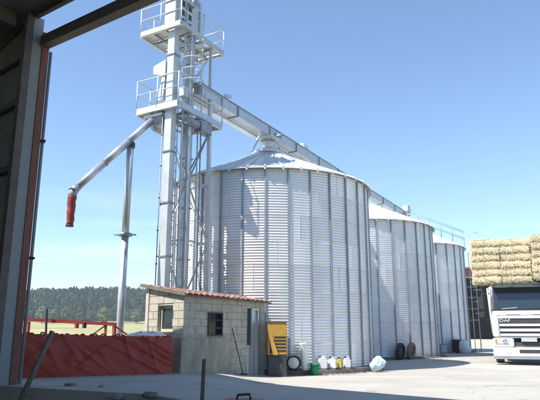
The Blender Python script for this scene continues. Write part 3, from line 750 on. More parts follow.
cb_ = thing('yellow_cabinet', 'ochre yellow steel cabinet with dark base standing right of the hut', 'cabinet', (.19, 17.12, zg(.19, 17.1) - .02), .10)
w2, dp = .27, .22
MB().box(-w2, -dp, .0, w2, dp, .62).build('base', dark_steel, cb_, .01)
MB().box(-w2 - .01, -dp - .01, .622, w2 + .01, dp + .01, 1.52).build('body', yellow_m, cb_, .012)
MB().box(-w2 - .02, -dp - .03, 1.522, w2 + .02, dp + .02, 1.55).build('lid', rust_m, cb_)
me = MB().box(-.17, -.014, -.03, .17, .0, .012).mesh('louvre', dark_steel)
for k in range(5): obj('louvre', me, cb_, (.08, -dp - .012, .74 + k * .095), (.25, 0, 0))
MB().hexa([Vector(p) for p in [(-.15, -.30, .62), (.02, -.30, .62), (.02, -.26, .62), (-.15, -.26, .62), (-.24, -.25, 1.18), (-.16, -.25, 1.18), (-.16, -.235, 1.18), (-.24, -.235, 1.18)]]).build('chute_plate', yellow_m, cb_)
MB().box(-.22, -dp - .018, .66, -.13, -dp - .011, 1.0).build('door_opening', dark_steel, cb_)

def lathed(name, label, cat, prof, m_, loc, rot=(0, 0, 0), n=24, group=None, parts=()):
    t = thing(name, label, cat, loc, 0, group); t.rotation_euler = rot
    for (nm, pr, mm) in ((('body', prof, m_),) + tuple(parts)): MB().lathe(pr, n).build(nm, mm, t)
    return t
def silo_front(px_az, off=.18):      # a point on the first silo's footing ledge seen at that azimuth
    u = Vector((math.sin(px_az), math.cos(px_az), 0)); rr_ = SR + off; b_ = u.dot(C1); q = b_ - math.sqrt(b_ * b_ - (C1.length_squared - rr_ * rr_)); return u * q
# white lid leaning, ringed with a dark tyre
q = silo_front(.040, .30); t = thing('lidded_drum', 'short dark drum lying on its side with a round white lid facing out', 'drum', (q.x, q.y, ZB + .2)); t.rotation_euler = (R(90), 0, R(-8))
MB().lathe([(0, -.14), (.2, -.14), (.21, -.1), (.21, .08), (.2, .1), (0, .1)], 28).build('body', rubber_m, t)
MB().lathe([(0, .1), (.155, .102), (.165, .115), (.15, .125), (.0, .13)], 28).build('lid', plastic_w, t)
q = silo_front(.0600, .34); lathed('plastic_tube', 'tall white plastic tube standing upright between the lidded drum and the green bucket', 'tube', [(0, 0), (.1, 0), (.115, .12), (.115, .74), (.125, .75), (.125, .79), (.105, .8), (.1, .4), (0, .35)], plastic_wb, (q.x, q.y, ZB - .02), (R(-3), R(-5), 0))
q = silo_front(.0745, .55); g = zg(q.x, q.y); t = lathed('green_bucket', 'green plastic bucket standing on the concrete before the silo ledge', 'bucket', [(0, 0), (.1, 0), (.135, .31), (.15, .31), (.15, .335), (.125, .33), (.1, .04), (0, .03)], plastic_g, (q.x, q.y, g))
MB().tube([(.14 * math.cos(a), -.03 - .1 * abs(math.sin(a)), .32 - .08 * math.sin(a)) for a in [PI * k / 8 for k in range(9)]], .005, 5).build('handle', dark_steel, t)
def jerry(az, w_, h_, m_, label, rz=0):
    q = silo_front(az, .2); t = thing('jerry_can', label, 'jerry can', (q.x, q.y, ZB), rz, 'plastic cans on the silo footing')
    MB().box(-w_ / 2, -.1, 0, w_ / 2, .1, h_ * .84).build('body', m_, t, .03)
    b = MB(); b.hexa([Vector(p) for p in [(-w_ / 2 + .02, -.085, h_ * .83), (w_ / 2 - .02, -.085, h_ * .83), (w_ / 2 - .02, .085, h_ * .83), (-w_ / 2 + .02, .085, h_ * .83), (-w_ / 2 + .06, -.06, h_ * .93), (w_ / 2 - .08, -.06, h_ * .93), (w_ / 2 - .08, .06, h_ * .93), (-w_ / 2 + .06, .06, h_ * .93)]]); b.build('shoulder', m_, t, .01)
    MB().tube([(-.02, 0, h_ * .93), (-.02, 0, h_ * 1.02), (w_ / 2 - .03, 0, h_ * 1.02), (w_ / 2 - .03, 0, h_ * .84)], .013, 7).build('handle', m_, t)
    MB().lathe([(.035, 0), (.035, .05), (0, .05)], 14, (-w_ / 2 + .05, 0, h_ * .93)).build('cap', dark_steel, t)
jerry(.0885, .27, .36, plastic_w, 'widest milky plastic can, just right of the green bucket', .1)
jerry(.1050, .24, .33, plastic_w, 'milky plastic can standing left of the yellow can', -.1)
jerry(.1165, .13, .31, plastic_y, 'narrow yellow plastic can between two milky ones', .05)
jerry(.1290, .21, .33, plastic_w, 'milky plastic can standing right of the yellow can', .15)
q = silo_front(.0985, .12); lathed('grey_can', 'small pale blue can half hidden between the two left milky cans', 'can', [(0, 0), (.06, 0), (.06, .2), (.03, .24), (.03, .27), (0, .27)], plastic_b, (q.x, q.y, ZB))
# crumpled film sack beside the first silo
q = silo_front(.176, .55)
b = MB(); bm_v = []; nU, nV = 26, 16
for i in range(nV):
    for k in range(nU):
        a = 2 * PI * k / nU; f = i / (nV - 1); rr_ = .24 * math.sin(PI * (.12 + .8 * f)) * (1 + .16 * math.sin(3 * a + 2 * f) + .08 * math.sin(7 * a - 6 * f) + .05 * math.sin(11 * f + 5 * a)) * random.uniform(.95, 1.05)
        b.v.append((rr_ * math.cos(a) + .1 * f, rr_ * .8 * math.sin(a), .02 + .44 * f * (1 + .1 * math.sin(2 * a))))
for i in range(nV - 1):
    for k in range(nU): k2 = (k + 1) % nU; b.f.append((i * nU + k, i * nU + k2, (i + 1) * nU + k2, (i + 1) * nU + k)); b.sm.append(True)
b.f.append(tuple(range((nV - 1) * nU, nV * nU))); b.sm.append(False); b.f.append(tuple(range(nU))[::-1]); b.sm.append(False)
o = b.build('plastic_sack', plastic_b); o.location = (q.x, q.y, zg(q.x, q.y) + .0); tag(o, 'crumpled pale blue plastic sack where the first two silos meet', 'sack')
def silo2_front(az, off, C=None):
    C = C or C2; u = Vector((math.sin(az), math.cos(az), 0)); rr_ = SR + off; b_ = u.dot(C); return u * (b_ - math.sqrt(b_ * b_ - (C.length_squared - rr_ * rr_)))
for i, (az, lab, rz_) in enumerate(((.2165, 'left and darker old wheel leaning at the foot of the middle silo', .95), (.2345, 'right and browner old wheel leaning at the foot of the middle silo', 1.0))):
    q = silo2_front(az, .45); t = thing('old_wheel', lab, 'wheel', (q.x, q.y, zg(q.x, q.y) + .36), 0, 'old wheels at the middle silo'); t.rotation_euler = (R(8), 0, rz_)
    MX = Matrix.Rotation(R(90), 4, 'X')
    MB().lathe([(.22, -.09), (.33, -.10), (.37, -.06), (.375, .0), (.37, .06), (.33, .10), (.22, .09), (.21, 0), (.22, -.09)], 28, M=MX).build('tyre', rubber_m if i == 0 else brown_m, t)
    MB().lathe([(0, -.03), (.06, -.05), (.09, -.02), (.17, .02), (.2095, -.05), (.2095, .05), (0, .05)], 24, M=MX).build('rim', brown_m if i == 0 else rust_m, t)
q = silo2_front(.310, .3, C3); t = thing('fan_box', 'dark square fan box at the foot of the farthest silo', 'fan', (q.x, q.y, .1), .3)
MB().box(-.3, -.3, 0, .3, .3, .75).build('housing', dark_steel, t, .02)
MB().lathe([(.24, 0), (.27, .06), (.2, .07), (.0, .03)], 20, M=Matrix.Translation((0, -.3, .4)) @ Matrix.Rotation(R(90), 4, 'X')).build('inlet', black_p, t)
q = silo2_front(.318, .9, C3); o = MB().lathe([(0, 0), (.26, 0), (.3, .3), (.26, .62), (.12, .74), (0, .74)], 16).build('grain_bag', plastic_w); o.location = (q.x, q.y, .1); tag(o, 'off-white bulk bag standing right of the dark fan box', 'bag')
for i, (az, h_, lb) in enumerate(((.285, .5, 'grey junction box low on the farthest silo footing'), (.322, .42, 'small grey box at the right foot of the farthest silo'))):
    q = silo2_front(az, .25, C3 if i else C3); t = thing('junction_box', lb, 'box', (q.x, q.y, .1), .2 * i); MB().box(-.2, -.15, 0, .2, .15, h_).build('housing', grey_steel, t, .015); MB().box(-.16, -.165, .06, .16, -.152, h_ - .06).build('cover_plate', galv, t)

# ---------------------------------------------------------------- tarpaulin in front of the hut
TA = Vector((-5.55, 13.15, 0)); TBp = Vector((-2.42, 14.62, 0)); tv = (TBp - TA).normalized(); tl = (TBp - TA).length; tn = Vector((tv.y, -tv.x, 0))
tp = thing('tarp_barrier', 'long low barrier hung with a dark red tarpaulin, left of the hut', 'tarpaulin', (TA.x, TA.y, .2))
_rf = random.Random(4); FD = [(_rf.uniform(0, 3.6), _rf.uniform(-2.2, 1.6), _rf.uniform(.03, .13), _rf.uniform(.012, .032) * _rf.choice((1, 1, -1)), _rf.uniform(0, .5), _rf.uniform(.5, 1.2)) for _ in range(30)]
def FOLD(s_, f):
    v = .05 * math.sin(s_ * 2.1 + 1.6 * f) * f
    for (c0, sl, wd, am, fa, fb) in FD:
        u_ = (s_ - c0 - sl * (f - .5)) / wd
        if abs(u_) < 3: v += am * math.exp(-u_ * u_) * max(0., 1 - ((f - fa - .25) / .6) ** 2)
    return v
b = MB(); nu, nvv = 200, 34
for sd_, off in ((1, .0), (-1, -.22)):
    o_ = len(b.v)
    for i in range(nvv + 1):
        f = i / nvv
        for k in range(nu + 1):
            s_ = tl * k / nu; zb2 = .235 + .02 * math.sin(s_ * 3.3 + 1) + .012 * math.sin(s_ * 9.1) + .008 * math.sin(s_ * 21); z = zb2 + (1.235 - .09 * s_ / tl - zb2) * f
            sag = .012 * abs(math.sin(s_ * 5.3 + .4)); z -= sag * (f ** 6)
            wv_ = FOLD(s_, f)
            q = TA + tv * s_ + tn * ((wv_ + .08 * (1 - f)) * sd_ + off) + UP * z; b.v.append(tuple(q))
    for i in range(nvv):
        for k in range(nu): p = o_ + i * (nu + 1) + k; b.f.append((p, p + 1, p + nu + 2, p + nu + 1)); b.sm.append(True)
    if sd_ == 1: top1 = o_ + nvv * (nu + 1)
    else:
        top2 = o_ + nvv * (nu + 1)
        for k in range(nu): b.f.append((top1 + k, top1 + k + 1, top2 + k + 1, top2 + k)); b.sm.append(True)
        for e_ in (0, nu):
            for i in range(nvv): b.f.append((i * (nu + 1) + e_, (i + 1) * (nu + 1) + e_, o_ + (i + 1) * (nu + 1) + e_, o_ + i * (nu + 1) + e_)); b.sm.append(False)
pb(b, 'tarpaulin', tarp_m, tp)
b = MB(); q0 = TA - tn * .11 + UP * 1.17; b.tube([q0, q0 + tv * tl - UP * .09], .035, 8); pb(b, 'rail', rust_m, tp)
for k in range(22):                       # lashings and gathered folds along the top edge
    s_ = tl * (k + .5) / 22 + random.uniform(-.07, .07); q = TA + tv * s_ - tn * .1 + UP * (1.238 - .09 * s_ / tl)
    b = MB(); hh = random.uniform(-.02, .022); b.tube([q - tv * .06 - UP * .03, q - tv * .03 + UP * hh, q + tv * .03 + UP * hh * .8, q + tv * .06 - UP * .03], [.012, .02, .02, .012], 9); pb(b, 'lashing', tarp_m if k % 3 else rust_m, tp)
for k in range(4):
    s_ = tl * (k + .1) / 3.2; 
    if s_ > tl - .05: s_ = tl - .1
    q = TA + tv * s_ - tn * .11; b = MB(); b.tube([q + UP * .0, q + UP * 1.15], .035, 8); pb(b, 'stake', rust_m, tp)
# barrier's right end: pale lump stands in for the tarpaulin's sunlit top fold
b = MB(); nU = 22
q = TA + tv * (tl - .62) - tn * .12 + UP * 1.165
for i in range(5):
    for k in range(nU):
        a = 2 * PI * k / nU; f = i / 4; rr_ = (1 - .75 * f * f); b.v.append(tuple(q + tv * (.5 * rr_ * math.cos(a)) + tn * (.17 * rr_ * math.sin(a)) + UP * (.0 + .085 * f * (1 + .5 * math.sin(4 * a)) + random.uniform(-.008, .008))))
for i in range(4):
    for k in range(nU): k2 = (k + 1) % nU; b.f.append((i * nU + k, i * nU + k2, (i + 1) * nU + k2, (i + 1) * nU + k)); b.sm.append(True)
b.f.append(tuple(range(4 * nU, 5 * nU))); b.sm.append(True); b.f.append(tuple(range(nU))[::-1]); b.sm.append(False)
t = tag(b.build('sunlit_tarp_edge', plastic_w), 'pale lump standing in for the sunlit tarpaulin edge below the hut window', 'sheet')
# red farm implement standing behind the tarpaulin
im = thing('farm_implement', 'red steel frame of a farm implement standing behind the tarpaulin', 'farm machine', (-5.4, 15.0, .2))
def q_(x, y, z): return Vector((x, y, z))
b = MB(); b.bar(q_(-6.7, 14.9, 1.60), q_(-4.05, 15.45, 1.46), .085, .085); pb(b, 'main_beam', red_m, im)
for x_ in (-5.03, -4.83):
    b = MB(); b.bar(q_(x_, 15.24, 1.50), q_(x_, 15.24, 1.36), .09, .06); pb(b, 'bracket', dark_steel if x_ > -5 else red_m, im)
b = MB(); b.bar(q_(-4.10, 15.44, 1.44), q_(-4.10, 15.44, .3), .07, .07); pb(b, 'leg', red_m, im)
b = MB(); b.bar(q_(-4.32, 15.40, 1.46), q_(-4.32, 15.40, .9), .05, .05); pb(b, 'leg', red_m, im)
b = MB(); b.bar(q_(-4.32, 15.42, 1.44), q_(-5.0, 15.2, .9), .035, .035); pb(b, 'brace', red_m, im)
b = MB(); b.bar(q_(-4.07, 15.46, 1.40), q_(-3.45, 15.5, .98), .035, .035); pb(b, 'brace', red_m, im)
b = MB(); b.bar(q_(-6.2, 15.02, 1.52), q_(-6.2, 15.02, .2), .07, .07); pb(b, 'leg', red_m, im)
b = MB(); b.bar(q_(-5.75, 14.98, 1.85), q_(-5.7, 14.97, 1.0), .05, .03); pb(b, 'lever', dark_steel, im)
b = MB(); b.bar(q_(-6.2, 15.02, .3), q_(-4.1, 15.44, .3), .06, .06); pb(b, 'lower_beam', red_m, im)

# ---------------------------------------------------------------- the barn the picture is taken from
Q = Vector((.7703, -.6377, 0)); W = Vector((-.6377, -.7703, 0)); PB = Vector((-4.92, 11.5, 0))
def BQ(s, t_, z): return PB + Q * s + W * t_ + UP * z
def zroof(s, t_): return 8.06 + -.088 * max(s, 0) + .2 * min(s + .1, 0) + .05 * (t_ - .3)
def bbox(s0, s1, t0, t1, z0, z1, zs0=None, zs1=None):
    return MB().hexa([BQ(s0, t0, z0), BQ(s1, t0, z0), BQ(s1, t1, z0), BQ(s0, t1, z0), BQ(s0, t0, z1), BQ(s1, t0, z1), BQ(s1, t1, z1), BQ(s0, t1, z1)])
bn = thing('open_barn', 'dark steel framed barn whose open front frames the view', 'barn', PB + UP * 0)
SLP = -.088
def zline(s): return 7.54 + SLP * s           # underside of the lintel, falling gently to the right
b = MB(); b.hexa([BQ(-.1, -.06, 7.36), BQ(16, -.06, zline(16) - .18), BQ(16, .14, zline(16) - .18), BQ(-.1, .14, 7.36), BQ(-.1, -.06, 7.60), BQ(16, -.06, zline(16) + .06), BQ(16, .14, zline(16) + .06), BQ(-.1, .14, 7.60)])
pb(b, 'lintel_beam', barn_d, bn)
# the corner column: grey web, rusty flange, pale down pipe
b = bbox(-.12, -.02, .092, .31, -.1, 8.0); pb(b, 'column_web', post_m, bn)
b = bbox(-.14, -.0, -.07, .088, -.1, 7.7); pb(b, 'column_flange', rust_m, bn)
b = MB(); b.tube([BQ(-.03, -.13, -.1), BQ(-.03, -.13, 7.3)], .034, 12); dp_ = pb(b, 'down_pipe', post_m, bn)
for z_ in (2.7, 5.2): f = MB(); f.tube([BQ(-.03, -.13, z_), BQ(-.03, -.13, z_ + .05)], .056, 12); f.bar(BQ(.0, -.13, z_ + .02), BQ(.10, -.13, z_ + .02), .02, .03); sub(f, 'clip', dark_steel, dp_, bn)
b = bbox(-.14, -.0, .32, .48, -.1, 8.0); pb(b, 'inner_column', barn_d, bn)
# cladding left of the column, ribbed
for i in range(3):
    s1c = -.15 - i * .94; b = MB(); n_ = 9
    for j in range(n_ + 1):
        pass
    pts = []
    for j in range(9):
        sa_ = s1c - j * .104
        pts += [(sa_, .0), (sa_ - .02, -.035), (sa_ - .06, -.035), (sa_ - .08, .0)]
    pts.append((s1c - .936, .0))
    v = []
    for (s_, t_) in pts: v.append(BQ(s_, t_ + .30, -.1)); v.append(BQ(s_, t_ + .30, zroof(s_, .3) - .06))
    for (s_, t_) in pts: v.append(BQ(s_, t_ + .288, -.1)); v.append(BQ(s_, t_ + .288, zroof(s_, .3) - .06))
    n2 = len(pts) * 2
    f = [(2 * k, 2 * k + 1, 2 * k + 3, 2 * k + 2) for k in range(len(pts) - 1)] + [(n2 + 2 * k, n2 + 2 * k + 2, n2 + 2 * k + 3, n2 + 2 * k + 1) for k in range(len(pts) - 1)]
    pb(MB().add(v, f), 'cladding_sheet', barn_m, bn)
for z_ in (1.2, 2.9, 4.5, 5.95, 7.0):
    b = bbox(-2.98, -.15, .33, .43, z_, z_ + .12); pb(b, 'girt', barn_d, bn)
# roof: its front edge runs just above the lintel
for (sA, sB, tf) in [(-3.0, -1.5, .33), (-1.49, -.1, .33)] + [(-.09 + k * 2.75, -.1 + (k + 1) * 2.75, .33) for k in range(6)]:
    v = [BQ(sA, tf, zroof(sA, tf)), BQ(sB, tf, zroof(sB, tf)), BQ(sB, 19, zroof(sB, 19)), BQ(sA, 19, zroof(sA, 19))]
    pb(MB().hexa(v + [p + UP * .05 for p in v]), 'roof_sheet', barn_m, bn)
for sa_, sb_, tt in ((-3.0, -.1, .24), (-.08, 16.4, .24)):
    b = MB(); b.hexa([BQ(sa_, tt, zroof(sa_, .3) - .10), BQ(sb_, tt, zroof(sb_, .3) - .10), BQ(sb_, tt + .1, zroof(sb_, .3) - .10), BQ(sa_, tt + .1, zroof(sa_, .3) - .10), BQ(sa_, tt, zroof(sa_, .3) + .03), BQ(sb_, tt, zroof(sb_, .3) + .03), BQ(sb_, tt + .1, zroof(sb_, .3) + .03), BQ(sa_, tt + .1, zroof(sa_, .3) + .03)]); pb(b, 'fascia', barn_d, bn)
for s_ in (-.3, 5.2, 10.8, 16.0):
    b = MB(); b.hexa([BQ(s_ - .08, .62, zroof(s_, .6) - .35), BQ(s_ + .08, .62, zroof(s_, .6) - .35), BQ(s_ + .08, 18.9, zroof(s_, 19) - .35), BQ(s_ - .08, 18.9, zroof(s_, 19) - .35), BQ(s_ - .08, .62, zroof(s_, .6) - .03), BQ(s_ + .08, .62, zroof(s_, .6) - .03), BQ(s_ + .08, 18.9, zroof(s_, 19) - .03), BQ(s_ - .08, 18.9, zroof(s_, 19) - .03)]); pb(b, 'rafter', barn_d, bn)
for t_ in (2.5, 5, 8, 11, 14, 17):
  for xa, xb in ((-2.95, 0), (0, 16.3)):
    b = MB(); b.hexa([BQ(xa, t_, zroof(xa, t_) - .14), BQ(xb, t_, zroof(xb, t_) - .14), BQ(xb, t_ + .1, zroof(xb, t_) - .14), BQ(xa, t_ + .1, zroof(xa, t_) - .14), BQ(xa, t_, zroof(xa, t_) - .01), BQ(xb, t_, zroof(xb, t_) - .01), BQ(xb, t_ + .1, zroof(xb, t_) - .01), BQ(xa, t_ + .1, zroof(xa, t_) - .01)]); pb(b, 'purlin', barn_d, bn)
pb(bbox(-3.0, 16.4, 18.9, 19.0, -.1, 6.9), 'rear_wall', barn_m, bn)
pb(bbox(-3.1, -3.0, .31, 19.0, -.1, 7.4), 'side_wall', barn_m, bn, label='left side wall of the barn')
for s_ in (10.8, 16.0): pb(bbox(s_ - .12, s_ + .12, .1, .3, -.1, zline(s_)), 'column', barn_d, bn)

# leaning pipe, stake, red can, rubble
rod('leaning_pipe', 'dark steel pipe leaning in front of the tarpaulin beside the column', 'pipe', (-4.27, 10.15, -.03), (-3.93, 10.6, 1.27), .045, wood_m, 10)
b = MB(); b.hexa([Vector(p) for p in [(-.03, -.02, 0), (.03, -.02, 0), (.03, .02, 0), (-.03, .02, 0), (-.005, -.02, .9), (.045, -.02, .92), (.045, .02, .92), (-.005, .02, .9)]])
o = b.build('wooden_stake', wood_m, None, .004); o.location = (-.965, 8.5, -.03); tag(o, 'weathered grey stake standing upright in the shaded foreground', 'stake')
t = thing('tool_box', 'bright red box with a black handle in the shaded foreground', 'tool box', (-.35, 8.0, -.05), .03)
MB().box(-.25, -.14, 0, .25, .14, .36).build('body', red_m, t, .02)
MB().box(-.262, -.15, .362, .262, .15, .435).build('lid', red_m, t, .015)
MB().tube([(-.09, 0, .43), (-.08, 0, .49), (.08, 0, .50), (.09, 0, .43)], .018, 8).build('handle', black_p, t)
MB().box(-.04, -.166, .33, .04, -.152, .4).build('latch', chrome_m, t)
def stone(label, loc, sx_, sy_, sz_, seed, cat='stone', m_=stone_m, name='stone'):
    rnd = random.Random(seed); bm = bmesh.new(); bmesh.ops.create_icosphere(bm, subdivisions=2, radius=1)
    for v in bm.verts:
        k = 1 + rnd.uniform(-.14, .14); v.co = Vector((v.co.x * sx_ * k, v.co.y * sy_ * k, max(-.5, min(.75, v.co.z)) * sz_ * k))
    me = bpy.data.meshes.new(name); bm.to_mesh(me); bm.free(); me.materials.append(m_)
    o = obj(name, me, None, loc, (0, 0, rnd.uniform(0, 3))); return tag(o, label, cat, 'loose stones at the slab edge')
stone('largest flat grey stone lying on the slab edge', (-1.92, 9.65, zg(-1.92, 9.9) + .01), .20, .13, .07, 3)
stone('dark lump of rubble left of the largest stone on the slab edge', (-2.55, 9.95, .2), .2, .15, .07, 5)
stone('small grey stone at the foot of the leaning pipe', (-3.75, 11.3, .28), .14, .09, .06, 9)
stone('tiny dark pebble alone on the shaded concrete', (-3.1, 11.0, .27), .06, .05, .05, 10)

for (C_, a0_, a1_, nm) in ((C1, -1.9, -.35, 'loose gravel and dirt along the nearest silo footing'), (C2, -2.1, -.5, 'loose gravel and dirt along the middle silo footing'), (C3, -2.0, -.5, 'loose gravel and dirt along the farthest silo footing')):
    b = MB()
    for _ in range(520):
        a = random.uniform(a0_, a1_); r_ = SR + .33 + abs(random.gauss(0, .22)); x, y = C_.x + r_ * math.cos(a), C_.y + r_ * math.sin(a); k = random.uniform(.012, .05); z = zg(x, y)
        p = [Vector((x + k * math.cos(t_) * random.uniform(.7, 1.2), y + k * math.sin(t_), z - .005)) for t_ in (0, 1.57, 3.14, 4.71)]; tpt = Vector((x, y, z + k * random.uniform(.4, 1.0)))
        b.add(p + [tpt], [(0, 1, 4), (1, 2, 4), (2, 3, 4), (3, 0, 4)])
    tag(b.build('gravel', stone_m), nm, kind='stuff')
# ---------------------------------------------------------------- truck
TZ = .1; TH = .36
tc_ = Vector((9.50, 21.6, TZ))
tr = thing('truck', 'white flat-fronted truck cab facing the yard under its load of bales', 'truck', tc_, -TH)
# local frame: x right (as seen from camera), y away, z up; front at y=0
hw = 1.2
prof = [(0, .95), (0.0, 1.9), (.07, 2.0), (.30, 2.92), (.42, 3.0), (1.9, 3.02), (1.9, .95)]
b = MB(); b.prism([(-hw, y, z) for y, z in prof], (0, 0, 0), (2 * hw, 0, 0)); b.build('cab', paint_w, tr, .05)
MB().box(-1.17, .03, 1.86, 1.17, .20, 2.02).build('scuttle', black_p, tr, .015)
ws = MB().hexa([Vector(p) for p in [(-1.09, .045, 2.0), (1.09, .045, 2.0), (1.09, .10, 2.0), (-1.09, .10, 2.0), (-1.05, .255, 2.84), (1.05, .255, 2.84), (1.05, .31, 2.84), (-1.05, .31, 2.84)]]).build('windscreen', wind_g, tr)
b = MB(); 
b.bar((-1.13, .06, 2.0), (-1.09, .27, 2.88), .06, .04); b.bar((1.13, .06, 2.0), (1.09, .27, 2.88), .06, .04); b.bar((-1.1, .265, 2.87), (1.1, .265, 2.87), .04, .06)
b.build('windscreen_seal', black_p, tr)
for x_ in (-.55, .45): 
    MB().bar((x_ - .28, .03, 2.02), (x_ + .25, .05, 2.06), .03, .02).build('wiper', chrome_m if x_ < 0 else dark_steel, tr)
b = MB(); b.hexa([Vector(p) for p in [(-1.12, -.14, 2.80), (1.12, -.14, 2.80), (1.12, .22, 2.93), (-1.12, .22, 2.93), (-1.12, -.14, 2.83), (1.12, -.14, 2.83), (1.12, .22, 2.965), (-1.12, .22, 2.965)]]); b.build('sun_visor', wind_g, tr)
# grille
MB().box(-1.16, -.006, 1.775, 1.16, -.001, 1.787).build('panel_gap', black_p, tr)
MB().box(-.9, .6, 1.95, .9, .9, 2.3).build('dashboard', black_p, tr)
for sg in (-1, 1):
    MB().box(sg * .45 - .24, -.012, 1.80, sg * .45 + .24, -.001, 1.815).build('grab_handle', grey_steel, tr, .003)
    MB().box(sg * 1.2 - .012, .42, 1.0, sg * 1.2 + .012, .43, 2.85).build('door_gap', black_p, tr)
gl = MB().box(-.98, -.03, 1.02, .98, .02, 1.70).build('grille', dark_steel, tr)
for z_, h_ in ((1.42, .085), (1.235, .10), (1.065, .09)): MB().box(-.965, -.075, z_ - h_ / 2, .965, -.032, z_ + h_ / 2).build('slat', paint_w, gl, .012)
MB().box(-.98, -.06, 1.66, .98, -.031, 1.74).build('grille_trim', paint_w, gl, .01)
me = text_mesh('DAF', .15, badge_m); o = obj('badge', me, gl, (-.76, -.045, 1.58), (R(90), 0, 0)); o.scale = (1.35, 1, 1)
for sg in (-1, 1):
    MB().box(sg * 1.10 - .115, -.035, 1.0, sg * 1.10 + .115, .3, 1.86).build('corner_panel', paint_w, tr, .03)
    # A-pillar deflector
    MB().hexa([Vector(p) for p in [(sg * 1.2, .06, 1.85), (sg * 1.26, .1, 1.85), (sg * 1.26, .3, 1.85), (sg * 1.2, .3, 1.85), (sg * 1.2, .22, 2.85), (sg * 1.24, .26, 2.85), (sg * 1.24, .45, 2.85), (sg * 1.2, .45, 2.85)]]).build('air_deflector', paint_w, tr)
    MB().box(sg * 1.205 - .002, .55, 1.95, sg * 1.205 + .002, 1.45, 2.75).build('side_window', wind_g, tr)
    mr = MB().box(sg * 1.53 - .11, .12, 1.98, sg * 1.53 + .11, .30, 2.52).build('mirror', black_p, tr, .04)
    MB().box(sg * 1.53 - .10, .12, 1.68, sg * 1.53 + .10, .28, 1.94).build('wide_mirror', black_p, mr, .04)
    MB().tube([(sg * 1.2, .2, 2.62), (sg * 1.5, .2, 2.6), (sg * 1.53, .2, 1.66), (sg * 1.22, .2, 1.62)], .018, 7).build('mirror_arm', black_p, mr)
    MB().tube([(sg * 1.29, .02, 2.80), (sg * 1.22, .0, 1.1)], .026, 8).build('grab_rail', paint_w, tr)
# bumper with recess
b = MB()
b.box(-1.25, -.16, .28, 1.25, .3, .62); b.box(-1.25, -.16, .622, -.52, .3, .95); b.box(.52, -.16, .622, 1.25, .3, .95); b.box(-.518, -.02, .622, .518, .3, .80)
bp = b.build('bumper', paint_w, tr, .035)
MB().box(-1.0, -.13, .953, 1.0, .1, .99).build('step', grey_steel, bp)
MB().box(-.50, -.05, .66, .50, -.022, .80).build('bumper_recess', dark_steel, bp)
MB().box(-.36, -.18, .42, .36, -.163, .54).build('bumper_grille', dark_steel, bp, .005)
MB().box(-1.25, -.14, .2, 1.25, .2, .278).build('valance', grey_steel, bp)
pl = MB().box(-.26, -.19, .83, .26, -.075, .945).build('number_plate', plate_m, tr)
obj('plate_lettering', text_mesh('AU-377-FW', .105, ink_m, .001), pl, (0, -.1935, .8875), (R(90), 0, 0))
for sg in (-1, 1):
    hl_ = MB().box(sg * .92 - .24, -.185, .74, sg * .92 + .24, -.163, .92).build('headlight', lens_g, tr, .01)
    MB().lathe([(.07, 0), (.075, .02), (.0, .03)], 16, M=Matrix.Translation((sg * .82, -.185, .83)) @ Matrix.Rotation(R(90), 4, 'X')).build('lamp_bowl', chrome_m, hl_)
    MB().box(sg * 1.12 - .04, -.19, .76, sg * 1.12 + .04, -.186, .9).build('indicator', orange_m, hl_)
    MB().box(sg * .72 - .09, -.172, .42, sg * .72 + .09, -.163, .48).build('fog_lamp', lens_g, tr)
    wh = MB().lathe([(.0, -.14), (.3, -.14), (.46, -.15), (.50, -.1), (.50, .1), (.46, .15), (.3, .14), (0, .14)], 32, M=Matrix.Translation((sg * 1.02, 1.35, .50)) @ Matrix.Rotation(R(90), 4, 'Y')).build('wheel', rubber_m, tr)
    MB().lathe([(.0, -.02), (.26, .0), (.28, .03), (.0, .05)], 20, M=Matrix.Translation((sg * 1.155, 1.35, .50)) @ Matrix.Rotation(R(90 * sg), 4, 'Y')).build('rim', grey_steel, wh)
    b = MB(); n_ = 12
    for k in range(n_):
        a0, a1 = PI * k / n_, PI * (k + 1) / n_
        b.box(sg * 1.08 - .13, 1.35 + .58 * math.cos(a1) , .50 + .56 * math.sin(a0) * 0 + .56 * min(math.sin(a0), math.sin(a1)), sg * 1.08 + .13, 1.35 + .58 * math.cos(a0), .55 + .56 * max(math.sin(a0), math.sin(a1)))
    b.build('wheel_arch', black_p, tr)
MB().box(-.45, .2, .45, .45, 8.8, .95).build('chassis', dark_steel, tr)
MB().box(-1.2, 2.2, 1.05, 1.2, 9.0, 1.2).build('flat_bed', wood_m, tr)
for yy in (5.6, 7.0):
    for sg in (-1, 1): MB().lathe([(.0, -.18), (.3, -.18), (.46, -.19), (.50, -.14), (.50, .14), (.46, .19), (.3, .18), (0, .18)], 28, M=Matrix.Translation((sg * .98, yy, .50)) @ Matrix.Rotation(R(90), 4, 'Y')).build('wheel', rubber_m, tr)
b = MB().box(-1.15, .6, 3.04, 1.15, 2.2, 3.1).build('roof_rack', dark_steel, tr)
b = MB(); b.box(-.5, .5, 3.0, .5, 1.9, 3.035).build('roof_hatch', paint_w, tr)
# headboard frame carrying the bale deck above the cab
b = MB()
for x_ in (-1.12, 1.12): b.bar((x_, 2.05, 1.2), (x_, 2.05, 3.1), .09, .09)
b.bar((-1.75, .35, 3.15), (1.75, .35, 3.15), .07, .06); b.bar((-1.75, 2.05, 3.15), (1.75, 2.05, 3.15), .08, .08)
b.build('load_frame', dark_steel, tr)

